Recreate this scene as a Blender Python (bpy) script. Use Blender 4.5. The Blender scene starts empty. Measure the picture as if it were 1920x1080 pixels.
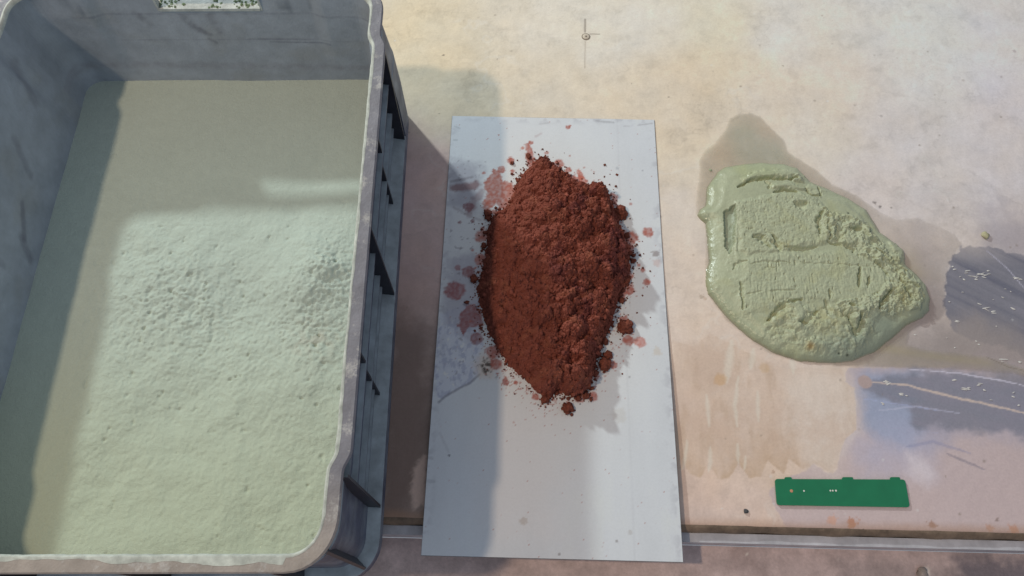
import bpy, math, numpy as np
from mathutils import Matrix, Vector
C = bpy.context.scene.collection
S = bpy.context.scene
rad = math.radians
rng = np.random.default_rng(7)

# ------------------------------------------------------------------ camera
PITCH, YAW, ROLL, CAMZ, F = 1.15128975, -0.02952875, -0.00518807, 0.72, 1440.0
def cam_axes():
    cy, sy = math.cos(YAW), math.sin(YAW)
    fwd = np.array([sy*math.cos(PITCH), cy*math.cos(PITCH), -math.sin(PITCH)])
    right = np.array([cy, -sy, 0.0]); up = np.cross(right, fwd)
    r2 = right*math.cos(ROLL)+up*math.sin(ROLL); u2 = -right*math.sin(ROLL)+up*math.cos(ROLL)
    return r2, u2, fwd
AR, AU, AF = cam_axes()
CP = np.array([0, 0, CAMZ])
cd = bpy.data.cameras.new('camera'); cam = bpy.data.objects.new('camera', cd); C.objects.link(cam)
cam.matrix_world = Matrix(((AR[0], AU[0], -AF[0], 0), (AR[1], AU[1], -AF[1], 0), (AR[2], AU[2], -AF[2], CAMZ), (0, 0, 0, 1)))
cd.sensor_width = 36; cd.lens = F/1920*36; cd.clip_start = .01; cd.clip_end = 50
S.camera = cam

# ------------------------------------------------------------------ world + lamps (indoor workshop light)
W = bpy.data.worlds.new('World'); S.world = W; W.use_nodes = True
bg = W.node_tree.nodes['Background']; bg.inputs[0].default_value = (.165, .183, .205, 1); bg.inputs[1].default_value = 1.0
def area(name, loc, target, size, power, col):
    l = bpy.data.lights.new(name, 'AREA'); l.shape = 'RECTANGLE'; l.size, l.size_y = size; l.energy = power; l.color = col
    o = bpy.data.objects.new(name, l); C.objects.link(o); o.location = loc
    o.rotation_euler = (Vector(target)-Vector(loc)).to_track_quat('-Z', 'Y').to_euler()
    return o
AMB = np.array([.272, .300, .338]); bg.inputs[0].default_value = (*AMB, 1)
L1P, L1W, L1C = np.array([-1.22, 1.88, 1.15]), 26.5, np.array([.90, 1.0, .97])
L2P, L2W, L2C = np.array([-1.49, -.10, 2.5]), 25.5, np.array([1.0, .78, .55])
area('daylight_opening_lamp', L1P, (0, .3, 0), (.10, .08), L1W, L1C)
area('warm_ceiling_lamp', L2P, (0, .3, 0), (.13, .11), L2W, L2C)
def light_at(x, y):
    e = AMB*1.0
    for p, w, c in ((L1P, L1W, L1C), (L2P, L2W, L2C)):
        d2 = (x-p[0])**2+(y-p[1])**2+p[2]**2; e = e+w*c*p[2]/math.sqrt(d2)/(math.pi**2*d2)
    return e
S.view_settings.view_transform = 'Standard'; S.view_settings.look = 'None'; S.view_settings.exposure = .06; S.view_settings.gamma = 1

# ------------------------------------------------------------------ helpers
def P(px, z=0.0):
    """trace of an outline on the plane at height z"""
    px = np.atleast_2d(np.array(px, float))
    d = AF[None]+AR[None]*((px[:, :1]-960)/F)-AU[None]*((px[:, 1:2]-540)/F)
    t = (z-CAMZ)/d[:, 2:3]
    return (CP[None]+d*t)[:, :2]
def lin(c):
    c = np.array(c, float)/255; return np.where(c <= .04045, c/12.92, ((c+.055)/1.055)**2.4)
EK = light_at(.33, .25)*1.0
def alb(r, g, b, k=EK): return np.clip(lin((r, g, b))/k, 0, .85)
def sstep(a, b, x):
    t = np.clip((x-a)/(b-a), 0, 1); return t*t*(3-2*t)
_GT = rng.uniform(0, 2*np.pi, (256, 256)); _GX, _GY = np.cos(_GT), np.sin(_GT)
def gnoise(x, y, seed=0):
    x = x+seed*17.31; y = y+seed*9.77
    xi = np.floor(x).astype(int); yi = np.floor(y).astype(int); fx = x-xi; fy = y-yi
    u = fx**3*(fx*(fx*6-15)+10); v = fy**3*(fy*(fy*6-15)+10)
    def g(a, b): i = (xi+a) & 255; j = (yi+b) & 255; return _GX[i, j]*(fx-a)+_GY[i, j]*(fy-b)
    return 1.5*((g(0, 0)*(1-u)+g(1, 0)*u)*(1-v)+(g(0, 1)*(1-u)+g(1, 1)*u)*v)
def fbm(x, y, sc, oct=4, seed=0, gain=.5):
    """sc = feature size in metres"""
    r = 0; a = 1; f = 1/sc; n = 0
    for k in range(oct):
        r = r+a*gnoise(x*f, y*f, seed+k*3); n += a; a *= gain; f *= 2.03
    return r/n
_WX = rng.random((128, 128)); _WY = rng.random((128, 128)); _WR = rng.random((128, 128))
def worley(x, y, sc, seed=0):
    x = x/sc+seed*13.7; y = y/sc+seed*5.3
    xi = np.floor(x).astype(int); yi = np.floor(y).astype(int)
    f1 = np.full(x.shape, 9.0); f2 = f1.copy(); idv = np.zeros(x.shape)
    for a in (-1, 0, 1):
        for b in (-1, 0, 1):
            i = (xi+a) & 127; j = (yi+b) & 127
            d = np.hypot(xi+a+_WX[i, j]-x, yi+b+_WY[i, j]-y)
            c = d < f1
            f2 = np.where(c, f1, np.minimum(f2, d)); idv = np.where(c, _WR[i, j], idv); f1 = np.where(c, d, f1)
    return f1, f2, idv
def clods(x, y, sc, seed=0):
    """rounded crumbs packed side by side, 0..1"""
    f1, f2, i = worley(x, y, sc, seed)
    return (.35+.65*i)*np.sqrt(np.clip(1-(f1/.75)**2, 0, 1))
def segd(x, y, poly, closed=True):
    n = len(poly); d = np.full(x.shape, 1e9); ins = np.zeros(x.shape, bool)
    for k in range(n if closed else n-1):
        ax, ay = poly[k]; bx, by = poly[(k+1) % n]
        ex, ey = bx-ax, by-ay; L = ex*ex+ey*ey+1e-18
        t = np.clip(((x-ax)*ex+(y-ay)*ey)/L, 0, 1)
        d = np.minimum(d, (x-ax-t*ex)**2+(y-ay-t*ey)**2)
        if closed:
            c = (ay > y) != (by > y)
            ins ^= c & (x < ex*(y-ay)/(ey if abs(ey) > 1e-12 else 1e-12)+ax)
    d = np.sqrt(d)
    return np.where(ins, d, -d) if closed else d
def local(x, y, pts, pad):
    lo = pts.min(0)-pad; hi = pts.max(0)+pad
    return (x > lo[0]) & (x < hi[0]) & (y > lo[1]) & (y < hi[1])
def poly_mask(x, y, px, z=0, soft=.001, rag=0, rs=.008, seed=0):
    pts = P(px, z); m = np.zeros(x.shape); s = local(x, y, pts, .03)
    d = segd(x[s], y[s], pts)
    if rag: d = d+rag*fbm(x[s], y[s], rs, 4, seed, .6)
    m[s] = sstep(-soft, soft, d); return m
def taper_mask(x, y, px, w, z=0, soft=.5, rag=.25, seed=0, wob=.0008):
    """stroke that wanders a little, swells and thins out at both ends"""
    pts = P(px, z); m = np.zeros(x.shape); s = local(x, y, pts, 3*w+.004)
    if not s.any(): return m
    X_ = x[s]+wob*fbm(x[s], y[s], .009, 3, seed+40); Y_ = y[s]+wob*fbm(x[s], y[s], .009, 3, seed+50)
    seg = np.hypot(*np.diff(pts, axis=0).T); tot = seg.sum(); d = np.full(X_.shape, 1e9); T = np.zeros(X_.shape); acc = 0
    for k in range(len(pts)-1):
        ax, ay = pts[k]; ex, ey = pts[k+1]-pts[k]
        t = np.clip(((X_-ax)*ex+(Y_-ay)*ey)/(seg[k]**2+1e-12), 0, 1); dd = np.hypot(X_-ax-t*ex, Y_-ay-t*ey)
        c = dd < d; T = np.where(c, (acc+t*seg[k])/tot, T); d = np.minimum(d, dd); acc += seg[k]
    ww = w*(.30+.70*np.sin(np.pi*np.clip(T, .02, .98))**.6)*(1+1.6*rag*fbm(x[s], y[s], .005, 3, seed+60))
    m[s] = 1-sstep(1-soft, 1+soft, d/np.maximum(ww, 1e-5)); return m
def line_mask(x, y, px, w, z=0, soft=.0006, rag=0, seed=0):
    pts = P(px, z); m = np.zeros(x.shape); s = local(x, y, pts, w+.02)
    d = segd(x[s], y[s], pts, False)
    if rag: d = d+rag*fbm(x[s], y[s], .006, 3, seed)
    m[s] = 1-sstep(w-soft, w+soft, d); return m
def spot(x, y, px, r, z=0, soft=.3, rag=.2, seed=0):
    c = P(px, z)[0]; m = np.zeros(x.shape); s = (np.abs(x-c[0]) < 2.6*r) & (np.abs(y-c[1]) < 2.6*r)
    if not s.any(): return m
    d = np.hypot(x[s]-c[0], y[s]-c[1])
    if rag: d = d*np.clip(1+rag*fbm(x[s], y[s], max(r*.9, .002), 3, seed, .7)*2, .45, 2)
    m[s] = 1-sstep(r*(1-soft), r*(1+soft), d); return m
def mixc(c, m, col): return c*(1-m[..., None])+np.asarray(col)*m[..., None]

def mesh_from(name, V, Fq, attrs=None, smooth=True):
    me = bpy.data.meshes.new(name)
    V = np.asarray(V, np.float32); Fq = np.asarray(Fq, np.int32); k = Fq.shape[1]
    me.vertices.add(len(V)); me.vertices.foreach_set('co', V.ravel())
    me.loops.add(Fq.size); me.loops.foreach_set('vertex_index', Fq.ravel())
    me.polygons.add(len(Fq)); me.polygons.foreach_set('loop_start', np.arange(0, Fq.size, k, dtype=np.int32))
    me.polygons.foreach_set('loop_total', np.full(len(Fq), k, np.int32))
    me.polygons.foreach_set('use_smooth', np.full(len(Fq), smooth))
    me.update(calc_edges=True)
    for n, a in (attrs or {}).items():
        if a.ndim == 2:
            at = me.attributes.new(n, 'FLOAT_COLOR', 'POINT')
            at.data.foreach_set('color', np.concatenate([a, np.ones((len(a), 1))], 1).astype(np.float32).ravel())
        else:
            at = me.attributes.new(n, 'FLOAT', 'POINT'); at.data.foreach_set('value', a.astype(np.float32).ravel())
    return me
def grid(xs, ys):
    X, Y = np.meshgrid(xs, ys); return X, Y
def grid_mesh(name, X, Y, Z, keep=None, attrs=None):
    ny, nx = X.shape; idx = np.arange(nx*ny).reshape(ny, nx)
    q = np.stack([idx[:-1, :-1], idx[:-1, 1:], idx[1:, 1:], idx[1:, :-1]], -1).reshape(-1, 4)
    if keep is not None:
        kf = keep.ravel(); q = q[kf[q].any(1)]
    V = np.stack([X.ravel(), Y.ravel(), Z.ravel()], 1)
    at = {n: (a.reshape(-1, 3) if a.ndim == 3 else a.ravel()) for n, a in (attrs or {}).items()}
    used = np.unique(q); rm = np.full(len(V), -1); rm[used] = np.arange(len(used))
    return mesh_from(name, V[used], rm[q], {n: a[used] for n, a in at.items()})
def obj(name, me, mat=None, parent=None, **props):
    o = bpy.data.objects.new(name, me); C.objects.link(o)
    if mat: me.materials.clear(); me.materials.append(mat)
    if parent: o.parent = parent
    for k, v in props.items(): o[k] = v
    return o
def thing(name, label, cat, group=None, loc=(0, 0, 0)):
    o = bpy.data.objects.new(name, None); C.objects.link(o); o.location = loc; o['label'] = label; o['category'] = cat
    o.empty_display_size = .02
    if group: o['group'] = group
    return o
def boxes(name, bl, bevel=0, xf=None):
    """list of (x0,x1,y0,y1,z0,z1)"""
    V = []; Q = []
    for x0, x1, y0, y1, z0, z1 in bl:
        b = len(V); V += [(x, y, z) for z in (z0, z1) for (x, y) in ((x0, y0), (x1, y0), (x1, y1), (x0, y1))]
        Q += [(b, b+3, b+2, b+1), (b+4, b+5, b+6, b+7)]+[(b+i, b+(i+1) % 4, b+4+(i+1) % 4, b+4+i) for i in range(4)]
    V = np.array(V, float)
    if xf: V = xf(V)
    return mesh_from(name, V, Q, smooth=False)

# ------------------------------------------------------------------ materials
def material(name, base=None, attr=None, rough=.6, rough_attr=None, var=.08, var_scale=150, bump=None, spec=.4, alpha_attr=None,
             dust=None, metallic=0.0, coat=0):
    m = bpy.data.materials.new(name); m.use_nodes = True; nt = m.node_tree; N = nt.nodes; L = nt.links
    b = N['Principled BSDF']; tc = N.new('ShaderNodeTexCoord')
    if attr:
        a = N.new('ShaderNodeAttribute'); a.attribute_name = attr; col = a.outputs['Color']
    else:
        r = N.new('ShaderNodeRGB'); r.outputs[0].default_value = (*base, 1); col = r.outputs[0]
    if dust:
        dcol, lo, hi, nscale = dust
        g = N.new('ShaderNodeNewGeometry'); sx = N.new('ShaderNodeSeparateXYZ'); L.new(g.outputs['Normal'], sx.inputs[0])
        nz = N.new('ShaderNodeTexNoise'); nz.inputs['Scale'].default_value = nscale; nz.inputs['Detail'].default_value = 6
        L.new(tc.outputs['Object'], nz.inputs['Vector'])
        ad = N.new('ShaderNodeMath'); ad.operation = 'MULTIPLY_ADD'; L.new(nz.outputs[0], ad.inputs[0]); ad.inputs[1].default_value = 1.1; L.new(sx.outputs[2], ad.inputs[2])
        mr = N.new('ShaderNodeMapRange'); mr.inputs[1].default_value = lo; mr.inputs[2].default_value = hi; L.new(ad.outputs[0], mr.inputs[0])
        mx = N.new('ShaderNodeMix'); mx.data_type = 'RGBA'; L.new(mr.outputs[0], mx.inputs[0]); L.new(col, mx.inputs[6]); mx.inputs[7].default_value = (*dcol, 1)
        col = mx.outputs[2]
    n = N.new('ShaderNodeTexNoise'); n.inputs['Scale'].default_value = var_scale; n.inputs['Detail'].default_value = 5; n.inputs['Roughness'].default_value = .65
    L.new(tc.outputs['Object'], n.inputs['Vector'])
    mr = N.new('ShaderNodeMapRange'); mr.inputs[1].default_value = .3; mr.inputs[2].default_value = .7
    mr.inputs[3].default_value = 1-var; mr.inputs[4].default_value = 1+var; L.new(n.outputs[0], mr.inputs[0])
    vm = N.new('ShaderNodeVectorMath'); vm.operation = 'SCALE'; L.new(col, vm.inputs[0]); L.new(mr.outputs[0], vm.inputs['Scale'])
    L.new(vm.outputs[0], b.inputs['Base Color'])
    if rough_attr:
        a = N.new('ShaderNodeAttribute'); a.attribute_name = rough_attr; L.new(a.outputs['Fac'], b.inputs['Roughness'])
    else: b.inputs['Roughness'].default_value = rough
    b.inputs['Specular IOR Level'].default_value = spec; b.inputs['Metallic'].default_value = metallic
    b.inputs['Coat Weight'].default_value = coat
    if alpha_attr:
        a = N.new('ShaderNodeAttribute'); a.attribute_name = alpha_attr; L.new(a.outputs['Fac'], b.inputs['Alpha'])
    if bump:
        src = None; prev = None
        for sc, dist in bump:
            nn = N.new('ShaderNodeTexNoise'); nn.inputs['Scale'].default_value = sc; nn.inputs['Detail'].default_value = 4
            L.new(tc.outputs['Object'], nn.inputs['Vector'])
            bp = N.new('ShaderNodeBump'); bp.inputs['Distance'].default_value = dist; bp.inputs['Strength'].default_value = 1
            L.new(nn.outputs[0], bp.inputs['Height'])
            if prev: L.new(prev.outputs[0], bp.inputs['Normal'])
            prev = bp
        L.new(prev.outputs[0], b.inputs['Normal'])
    return m

# ================================================================== TABLE
table = thing('work_table', 'cream and pink stained metal work table under the crate, sheet and wet paste', 'table')
H = 1.15e-3
xs = np.concatenate([np.linspace(-1.1, -.17, 40)[:-1], np.arange(-.17, .66, H), np.linspace(.661, 1.2, 24)])
ys = np.concatenate([np.arange(.091, .79, H), np.linspace(.792, 1.3, 20)])
X, Y = grid(xs, ys)
samples = [  # seen colours of the dried coating at places of the table
 (700,-80,212,200,178),(1000,-120,210,203,190),(1500,-120,204,200,194),(1960,-100,196,192,192),
 (760,60,216,202,172),(800,120,215,202,172),(850,100,212,201,178),(880,180,207,197,172),(1000,60,214,207,193),(1000,140,209,199,181),
 (1100,60,213,208,196),(1200,60,208,204,195),(1200,150,207,196,178),(1290,150,210,191,166),(1350,60,212,201,180),(1350,130,210,195,175),
 (1450,60,206,201,195),(1450,150,205,192,177),(1600,60,203,198,193),(1600,150,201,191,182),(1750,60,205,202,200),(1750,150,202,196,199),
 (1880,60,196,191,192),(1880,200,191,186,191),(1280,300,205,192,172),(1260,400,202,191,180),(1550,250,203,193,181),(1650,250,191,185,184),
 (1750,300,193,188,188),(1880,320,187,182,186),(1650,350,193,185,184),(1780,400,187,179,177),(1900,430,172,164,166),(1270,520,202,189,179),
 (1290,640,204,187,176),(1270,760,194,170,156),(1350,720,198,180,166),(1450,720,196,178,166),(1540,750,195,180,170),(1350,820,195,173,158),
 (1450,850,192,174,161),(1560,820,196,177,168),(1300,930,190,168,158),(1400,900,197,178,168),(1420,960,196,172,160),(1600,970,188,164,154),
 (1750,970,187,167,160),(1880,970,182,161,153),(1800,900,172,157,157),(1960,900,165,150,148),
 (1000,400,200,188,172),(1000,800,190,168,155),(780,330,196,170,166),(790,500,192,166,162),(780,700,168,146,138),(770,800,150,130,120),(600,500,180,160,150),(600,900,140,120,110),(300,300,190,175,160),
 (1500,500,190,175,165),(1700,650,160,150,148)]
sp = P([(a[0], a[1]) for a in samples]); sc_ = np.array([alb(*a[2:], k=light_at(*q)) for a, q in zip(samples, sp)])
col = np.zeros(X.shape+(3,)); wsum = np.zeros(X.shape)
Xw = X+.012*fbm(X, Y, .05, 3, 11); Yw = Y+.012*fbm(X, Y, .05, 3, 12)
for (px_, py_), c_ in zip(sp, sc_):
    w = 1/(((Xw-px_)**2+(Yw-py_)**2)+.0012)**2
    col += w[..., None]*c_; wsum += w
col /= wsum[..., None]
n1 = fbm(X, Y, .09, 5, 1, .6); n2 = fbm(X, Y, .03, 5, 2, .65); n3 = fbm(X*1.0, Y, .012, 4, 3, .6)
col *= (1+.09*n1+.11*n2+.07*n3+.03*fbm(X, Y, .004, 3, 4))[..., None]
warm = fbm(X, Y, .06, 4, 21); col *= 1+np.stack([.05*warm, 0*warm, -.09*warm], -1)
# darker smoky clouds and pale washed ridges
cl = sstep(.05, .5, fbm(X, Y, .035, 5, 5, .68)); col *= (1-.11*cl)[..., None]
rdg = np.exp(-(fbm(X, Y, .07, 4, 8, .55)/.035)**2)*sstep(0, .3, fbm(X, Y, .1, 2, 9)); col = mixc(col, .22*rdg, alb(222, 214, 202))
lum = col.mean(-1, keepdims=True); col = (col*.88+lum*.12)*np.array([1.01, .99, .955])
# dried tide lines left by evaporated water
for sc_l, lev, sd, st in ((.11, .10, 201, .10), (.08, -.12, 204, .09), (.05, .16, 207, .09), (.14, .22, 211, .12)):
    q_ = fbm(X, Y, sc_l, 5, sd, .55)-lev; gate = sstep(-.1, .35, fbm(X, Y, .12, 2, sd+50))
    col *= (1-st*np.exp(-(q_/.010)**2)*gate-.035*sstep(0, .012, q_)*np.exp(-np.maximum(q_, 0)/.12)*gate)[..., None]
grit = sstep(.50, .62, fbm(X, Y, .0045, 2, 221)); col *= (1-.16*grit*sstep(0, .4, fbm(X, Y, .06, 2, 222)))[..., None]
rough = .62+.1*n2
def seen(m, rgb, a=1.0, r=None, ra=None):
    global col, rough
    col = mixc(col, m*a, alb(*rgb))
    if r is not None: rough = rough*(1-m*(ra or a))+r*m*(ra or a)
nr = fbm(X, Y, .02, 5, 31, .6)
# brown wet streaks between crate and sheet
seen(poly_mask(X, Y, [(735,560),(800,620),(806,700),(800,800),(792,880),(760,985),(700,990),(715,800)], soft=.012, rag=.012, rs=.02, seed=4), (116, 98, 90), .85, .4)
seen(poly_mask(X, Y, [(775,880),(795,855),(800,860),(800,950),(778,955),(768,920)], soft=.003, rag=.006, seed=5), (200, 172, 158), .75)
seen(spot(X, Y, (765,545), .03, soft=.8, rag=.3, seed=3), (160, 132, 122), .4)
seen(spot(X, Y, (1900,452), .030, soft=.8, rag=.4, seed=3), (138, 132, 140), .55)
# cleaner bare metal (lower right), with its blue sky reflection painted into the colour
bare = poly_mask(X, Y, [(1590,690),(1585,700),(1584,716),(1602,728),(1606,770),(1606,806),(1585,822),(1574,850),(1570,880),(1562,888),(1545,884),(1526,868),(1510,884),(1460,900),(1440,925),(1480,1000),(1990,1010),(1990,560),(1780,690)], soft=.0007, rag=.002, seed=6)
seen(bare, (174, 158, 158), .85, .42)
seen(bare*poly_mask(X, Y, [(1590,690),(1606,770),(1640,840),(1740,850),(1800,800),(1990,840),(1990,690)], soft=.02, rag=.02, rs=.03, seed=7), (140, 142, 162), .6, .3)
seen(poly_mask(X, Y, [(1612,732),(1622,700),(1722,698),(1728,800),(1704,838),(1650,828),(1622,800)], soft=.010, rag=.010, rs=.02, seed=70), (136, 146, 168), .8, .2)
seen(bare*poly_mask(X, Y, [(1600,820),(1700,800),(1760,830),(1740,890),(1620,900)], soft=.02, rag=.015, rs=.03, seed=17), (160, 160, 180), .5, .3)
dk = poly_mask(X, Y, [(1622,722),(1700,700),(1800,700),(1990,705),(1990,830),(1930,825),(1880,808),(1800,806),(1720,800),(1700,760),(1640,745)], soft=.006, rag=.012, rs=.02, seed=8)
seen(dk, (112, 113, 124), .8, .22)
seen(dk*np.clip(.5+1.6*fbm(X*.5-Y*.2, Y*2.2+X*.5, .02, 4, 41), 0, 1), (128, 124, 136), .55)
# darkest wedge above the film band, brushed diagonally
dk2 = poly_mask(X, Y, [(1800,463),(1780,490),(1773,520),(1771,560),(1772,590),(1790,620),(1830,640),(1880,650),(1990,700),(1990,470),(1920,478),(1880,470),(1850,462)], soft=.0013, rag=.006, rs=.010, seed=9)*(1-.5*sstep(P((1850,505))[0][1], P((1850,455))[0][1], Y))
seen(dk2, (104, 104, 114), .92, .22)
br = fbm(X*.45+Y*.55, Y*2.0+X*1.15, .03, 5, 42, .6)
seen(dk2*sstep(-.1, .5, br), (132, 129, 138), .5)
seen(dk2*sstep(.05, .6, -br), (80, 82, 98), .6)
seen(poly_mask(X, Y, [(1755,612),(1830,590),(1990,665),(1990,715),(1840,690),(1700,668)], soft=.018, rag=.012, rs=.02, seed=10), (136, 127, 124), .85, .35)
# brownish slip left in long vertical tongues below the paste
tong = poly_mask(X, Y, [(1262,640),(1300,650),(1330,625),(1400,660),(1470,690),(1580,692),(1584,716),(1602,728),(1606,806),(1585,822),(1562,888),(1526,868),(1505,880),(1480,860),(1470,890),(1440,862),(1428,892),(1405,897),(1384,868),(1366,896),(1345,898),(1330,868),(1312,895),(1294,888),(1283,868),(1268,895)], soft=.0008, rag=.0022, rs=.012, seed=12)
seen(tong, (186, 166, 150), .45)
seen(tong*sstep(-.1, .5, fbm(X*1.5, Y*.55, .022, 5, 51, .6)), (166, 144, 124), .5)
tp = P([(1262,895),(1268,895),(1283,868),(1294,888),(1312,895),(1330,868),(1345,898),(1366,896),(1384,868),(1405,897),(1428,892),(1440,862),(1470,890),(1480,860),(1505,880),(1526,868)])
td = -segd(X, Y, tp, False)*0+np.abs(segd(X, Y, tp, False))
seen(tong*np.exp(-td/.012)*sstep(-.5, .3, n2), (170, 146, 122), .75)
seen(poly_mask(X, Y, [(1480,695),(1584,700),(1602,728),(1606,806),(1585,822),(1562,888),(1520,870),(1480,800)], soft=.014, rag=.01, rs=.02, seed=77), (204, 187, 177), .6)
seen(poly_mask(X, Y, [(1290,650),(1370,650),(1380,720),(1330,740),(1290,700)], soft=.010, rag=.008, rs=.02, seed=78), (172, 150, 134), .5)
seen(tong*np.exp(-((Y-P((1300, 800))[0][1])/.035)**2)*sstep(-.3, .3, n2), (172, 148, 130), .4)
for pts, w in (([(1372,640),(1368,670),(1362,715)], .0032), ([(1384,706),(1378,760),(1382,800)], .0016), ([(1325,740),(1330,800)], .0016), ([(1383,832),(1384,868)], .0013), ([(1332,838),(1332,868),(1328,885)], .0015),
               ([(1288,826),(1286,850),(1280,880)], .0013), ([(1420,735),(1422,790)], .0015), ([(1412,655),(1408,690)], .0026), ([(1485,650),(1487,700)], .0024), ([(1398,855),(1396,880)], .001)):
    seen(taper_mask(X, Y, pts, w*1.2, soft=.75, rag=.3, seed=int(pts[0][0]) % 97, wob=.0007), (212, 194, 182), .42)
edge = np.abs(fbm(X, Y, .02, 3, 12)); 
seen(spot(X, Y, (1350,712), .006, seed=14), (176, 140, 96), .5); seen(spot(X, Y, (1433,690), .005, seed=15), (176, 146, 108), .4)
# scratches, sweeps
for pts, w, c_, a_ in (([(1630,716),(1700,722),(1790,745),(1850,758),(1990,790)], .0012, (190,172,160), .8), ([(1700,692),(1800,700),(1880,714),(1990,738)], .0007, (186,182,196), .8),
                   ([(1850,470),(1885,500),(1930,550)], .0006, (165,162,176), .8), ([(1850,670),(1890,688),(1990,712)], .0006, (96,84,78), .7), ([(1700,838),(1750,828),(1820,850)], .0016, (120,122,150), .4), ([(1775,850),(1845,880)], .0014, (96,94,112), .45),
                   ([(1640,770),(1720,762),(1800,775)], .0008, (172,172,190), .5), ([(1620,748),(1660,754),(1760,770)], .0006, (150,156,184), .6),([(1660,800),(1760,812)], .0006, (150,150,170), .4)):
    seen(taper_mask(X, Y, pts, w, soft=.5, rag=.35, seed=16, wob=.0008), c_, a_)
seen(spot(X, Y, (1622,716), .0068, soft=.12, rag=.05), (158, 140, 136), .95)
seen(poly_mask(X, Y, [(1700,850),(1735,862),(1755,895),(1735,910),(1705,890)], soft=.008, rag=.006, seed=19), (198, 188, 192), .6)
# scribed centre mark
for pts, w, c_ in (([(1097,36),(1097,60)], .0010, (120,110,100)), ([(1097,78),(1097,128)], .0005, (150,138,124)), ([(1106,64),(1124,64)], .0006, (128,118,106))):
    seen(line_mask(X, Y, pts, w, soft=.0005), c_, .9)
# specks, rust and chips
for px_, r_, c_, a_ in (((832,103), .0013, (110,98,84), .8), ((824,213), .001, (120,110,95), .7), ((1640,380), .0018, (110,102,98), .8), ((1650,388), .0016, (100,95,92), .8), ((1671,389), .0011, (110,104,98), .8),
                   ((1468,123), .001, (140,128,112), .7), ((1652,218), .0016, (150,144,140), .6), ((1603,197), .0015, (150,140,130), .5), ((1315,556), .0024, (150,134,118), .6), ((1450,885), .0015, (150,120,100), .6),
                   ((1598,981), .0045, (160,104,72), .75), ((1748,984), .003, (138,100,78), .7), ((1900,993), .004, (176,118,84), .6), ((1855,990), .003, (170,120,90), .5), ((1560,975), .004, (190,130,92), .45), ((1870,975), .0016, (110,90,80), .6),
                   ((1902,96), .002, (150,140,140), .6), ((1878,144), .0014, (150,140,140), .6), ((1322,560), .0016, (170,148,130), .6), ((1395,540), .001, (120,110,100), .5)):
    seen(spot(X, Y, px_, r_, rag=.5, seed=int(r_*1e4)), c_, a_)
for k in range(140):
    px_ = (rng.uniform(740, 1920), rng.uniform(0, 970)); r_ = rng.uniform(.0005, .0014)
    c0 = P(px_)[0]; i0 = np.searchsorted(xs, c0[0]); j0 = np.searchsorted(ys, c0[1]); sl = (slice(max(0, j0-4), j0+5), slice(max(0, i0-4), i0+5))
    d = np.hypot(X[sl]-c0[0], Y[sl]-c0[1]); m = 1-sstep(r_*.6, r_*1.5, d)
    col[sl] = mixc(col[sl], m*rng.uniform(.2, .6), alb(*((120,108,96) if rng.random() < .7 else (232,222,210))))
# grime along the front edge
seen(sstep(.010, .0, Y-.091-.004*n2), (150, 118, 96), .55)
Zt = 0.00035*fbm(X, Y, .05, 4, 61)+.0002*fbm(X, Y, .008, 3, 62); Zt = np.where(Y > .0915, Zt, -.0004)
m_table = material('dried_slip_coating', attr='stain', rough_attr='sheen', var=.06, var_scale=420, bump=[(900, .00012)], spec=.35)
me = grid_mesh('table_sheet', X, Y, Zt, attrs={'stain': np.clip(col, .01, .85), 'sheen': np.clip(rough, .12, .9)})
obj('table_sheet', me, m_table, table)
m_rust = material('rusty_edge', base=(.20, .145, .105), rough=.6, var=.4, var_scale=60, bump=[(300, .0006)])
ex = np.concatenate([[-1.1, -.5], np.arange(-.2, .62, .004), [1.2]]); prof = [(.0915, -.0003), (.0900, -.0005), (.0885, -.0013), (.0868, -.0030), (.0856, -.0055), (.0852, -.0090), (.0852, -.016)]
V = []; Q = []; npf = len(prof)
for x in ex:
    w_ = .0005*math.sin(x*61)+.0004*math.sin(x*143+1)
    V += [(x, y+(w_ if 0 < k < npf-1 else 0), z) for k, (y, z) in enumerate(prof)]
for i in range(len(ex)-1):
    for k in range(npf-1): Q.append((i*npf+k, i*npf+k+1, (i+1)*npf+k+1, (i+1)*npf+k))
obj('front_edge', mesh_from('front_edge', V, Q), m_rust, table)
m_trim = material('zinc_trim', base=(.50, .49, .53), rough=.45, var=.25, var_scale=40, bump=[(200, .0004)])
obj('trim_strip', boxes('trim_strip', [(-1.1, 1.2, .0768, .0851, -.030, -.0075)]), m_trim, table)
# lower ledge, dusty, stained
lx = np.arange(-.25, .62, .0022); ly = np.arange(-.06, .0770, .0022)
X2, Y2 = grid(np.concatenate([[-1.1, -.7, -.4], lx, [.8, 1.2]]), np.concatenate([[-.5, -.3, -.12], ly]))
c2 = np.ones(X2.shape+(3,))*alb(170, 152, 148)*(1+.42*fbm(X2, Y2, .05, 5, 71, .7)+.25*fbm(X2, Y2, .015, 4, 72))[..., None]
c2 = mixc(c2, .5*sstep(.1, .5, fbm(X2, Y2, .05, 4, 73)), alb(140, 122, 118)); c2 = mixc(c2, .8*poly_mask(X2, Y2, [(1790,1040),(1990,1050),(1990,1150),(1800,1120)], -.030, .012, .01, seed=3), alb(88, 84, 92))
c2 = mixc(c2, .8*poly_mask(X2, Y2, [(1560,1052),(1640,1048),(1780,1070),(1800,1140),(1600,1120)], -.030, .01, .012, seed=8)*.5, alb(100, 92, 92))
for px_, r_ in (((1738,1072), .004), ((1500,1010), .0012), ((1570,1050), .001), ((1400,1040), .001)):
    c2 = mixc(c2, spot(X2, Y2, px_, r_, -.030, rag=.5), alb(190, 180, 172))
me = grid_mesh('lower_ledge', X2, Y2, np.full(X2.shape, -.030)+.0004*fbm(X2, Y2, .03, 3, 5), attrs={'stain': np.clip(c2, .01, .8)})
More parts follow.
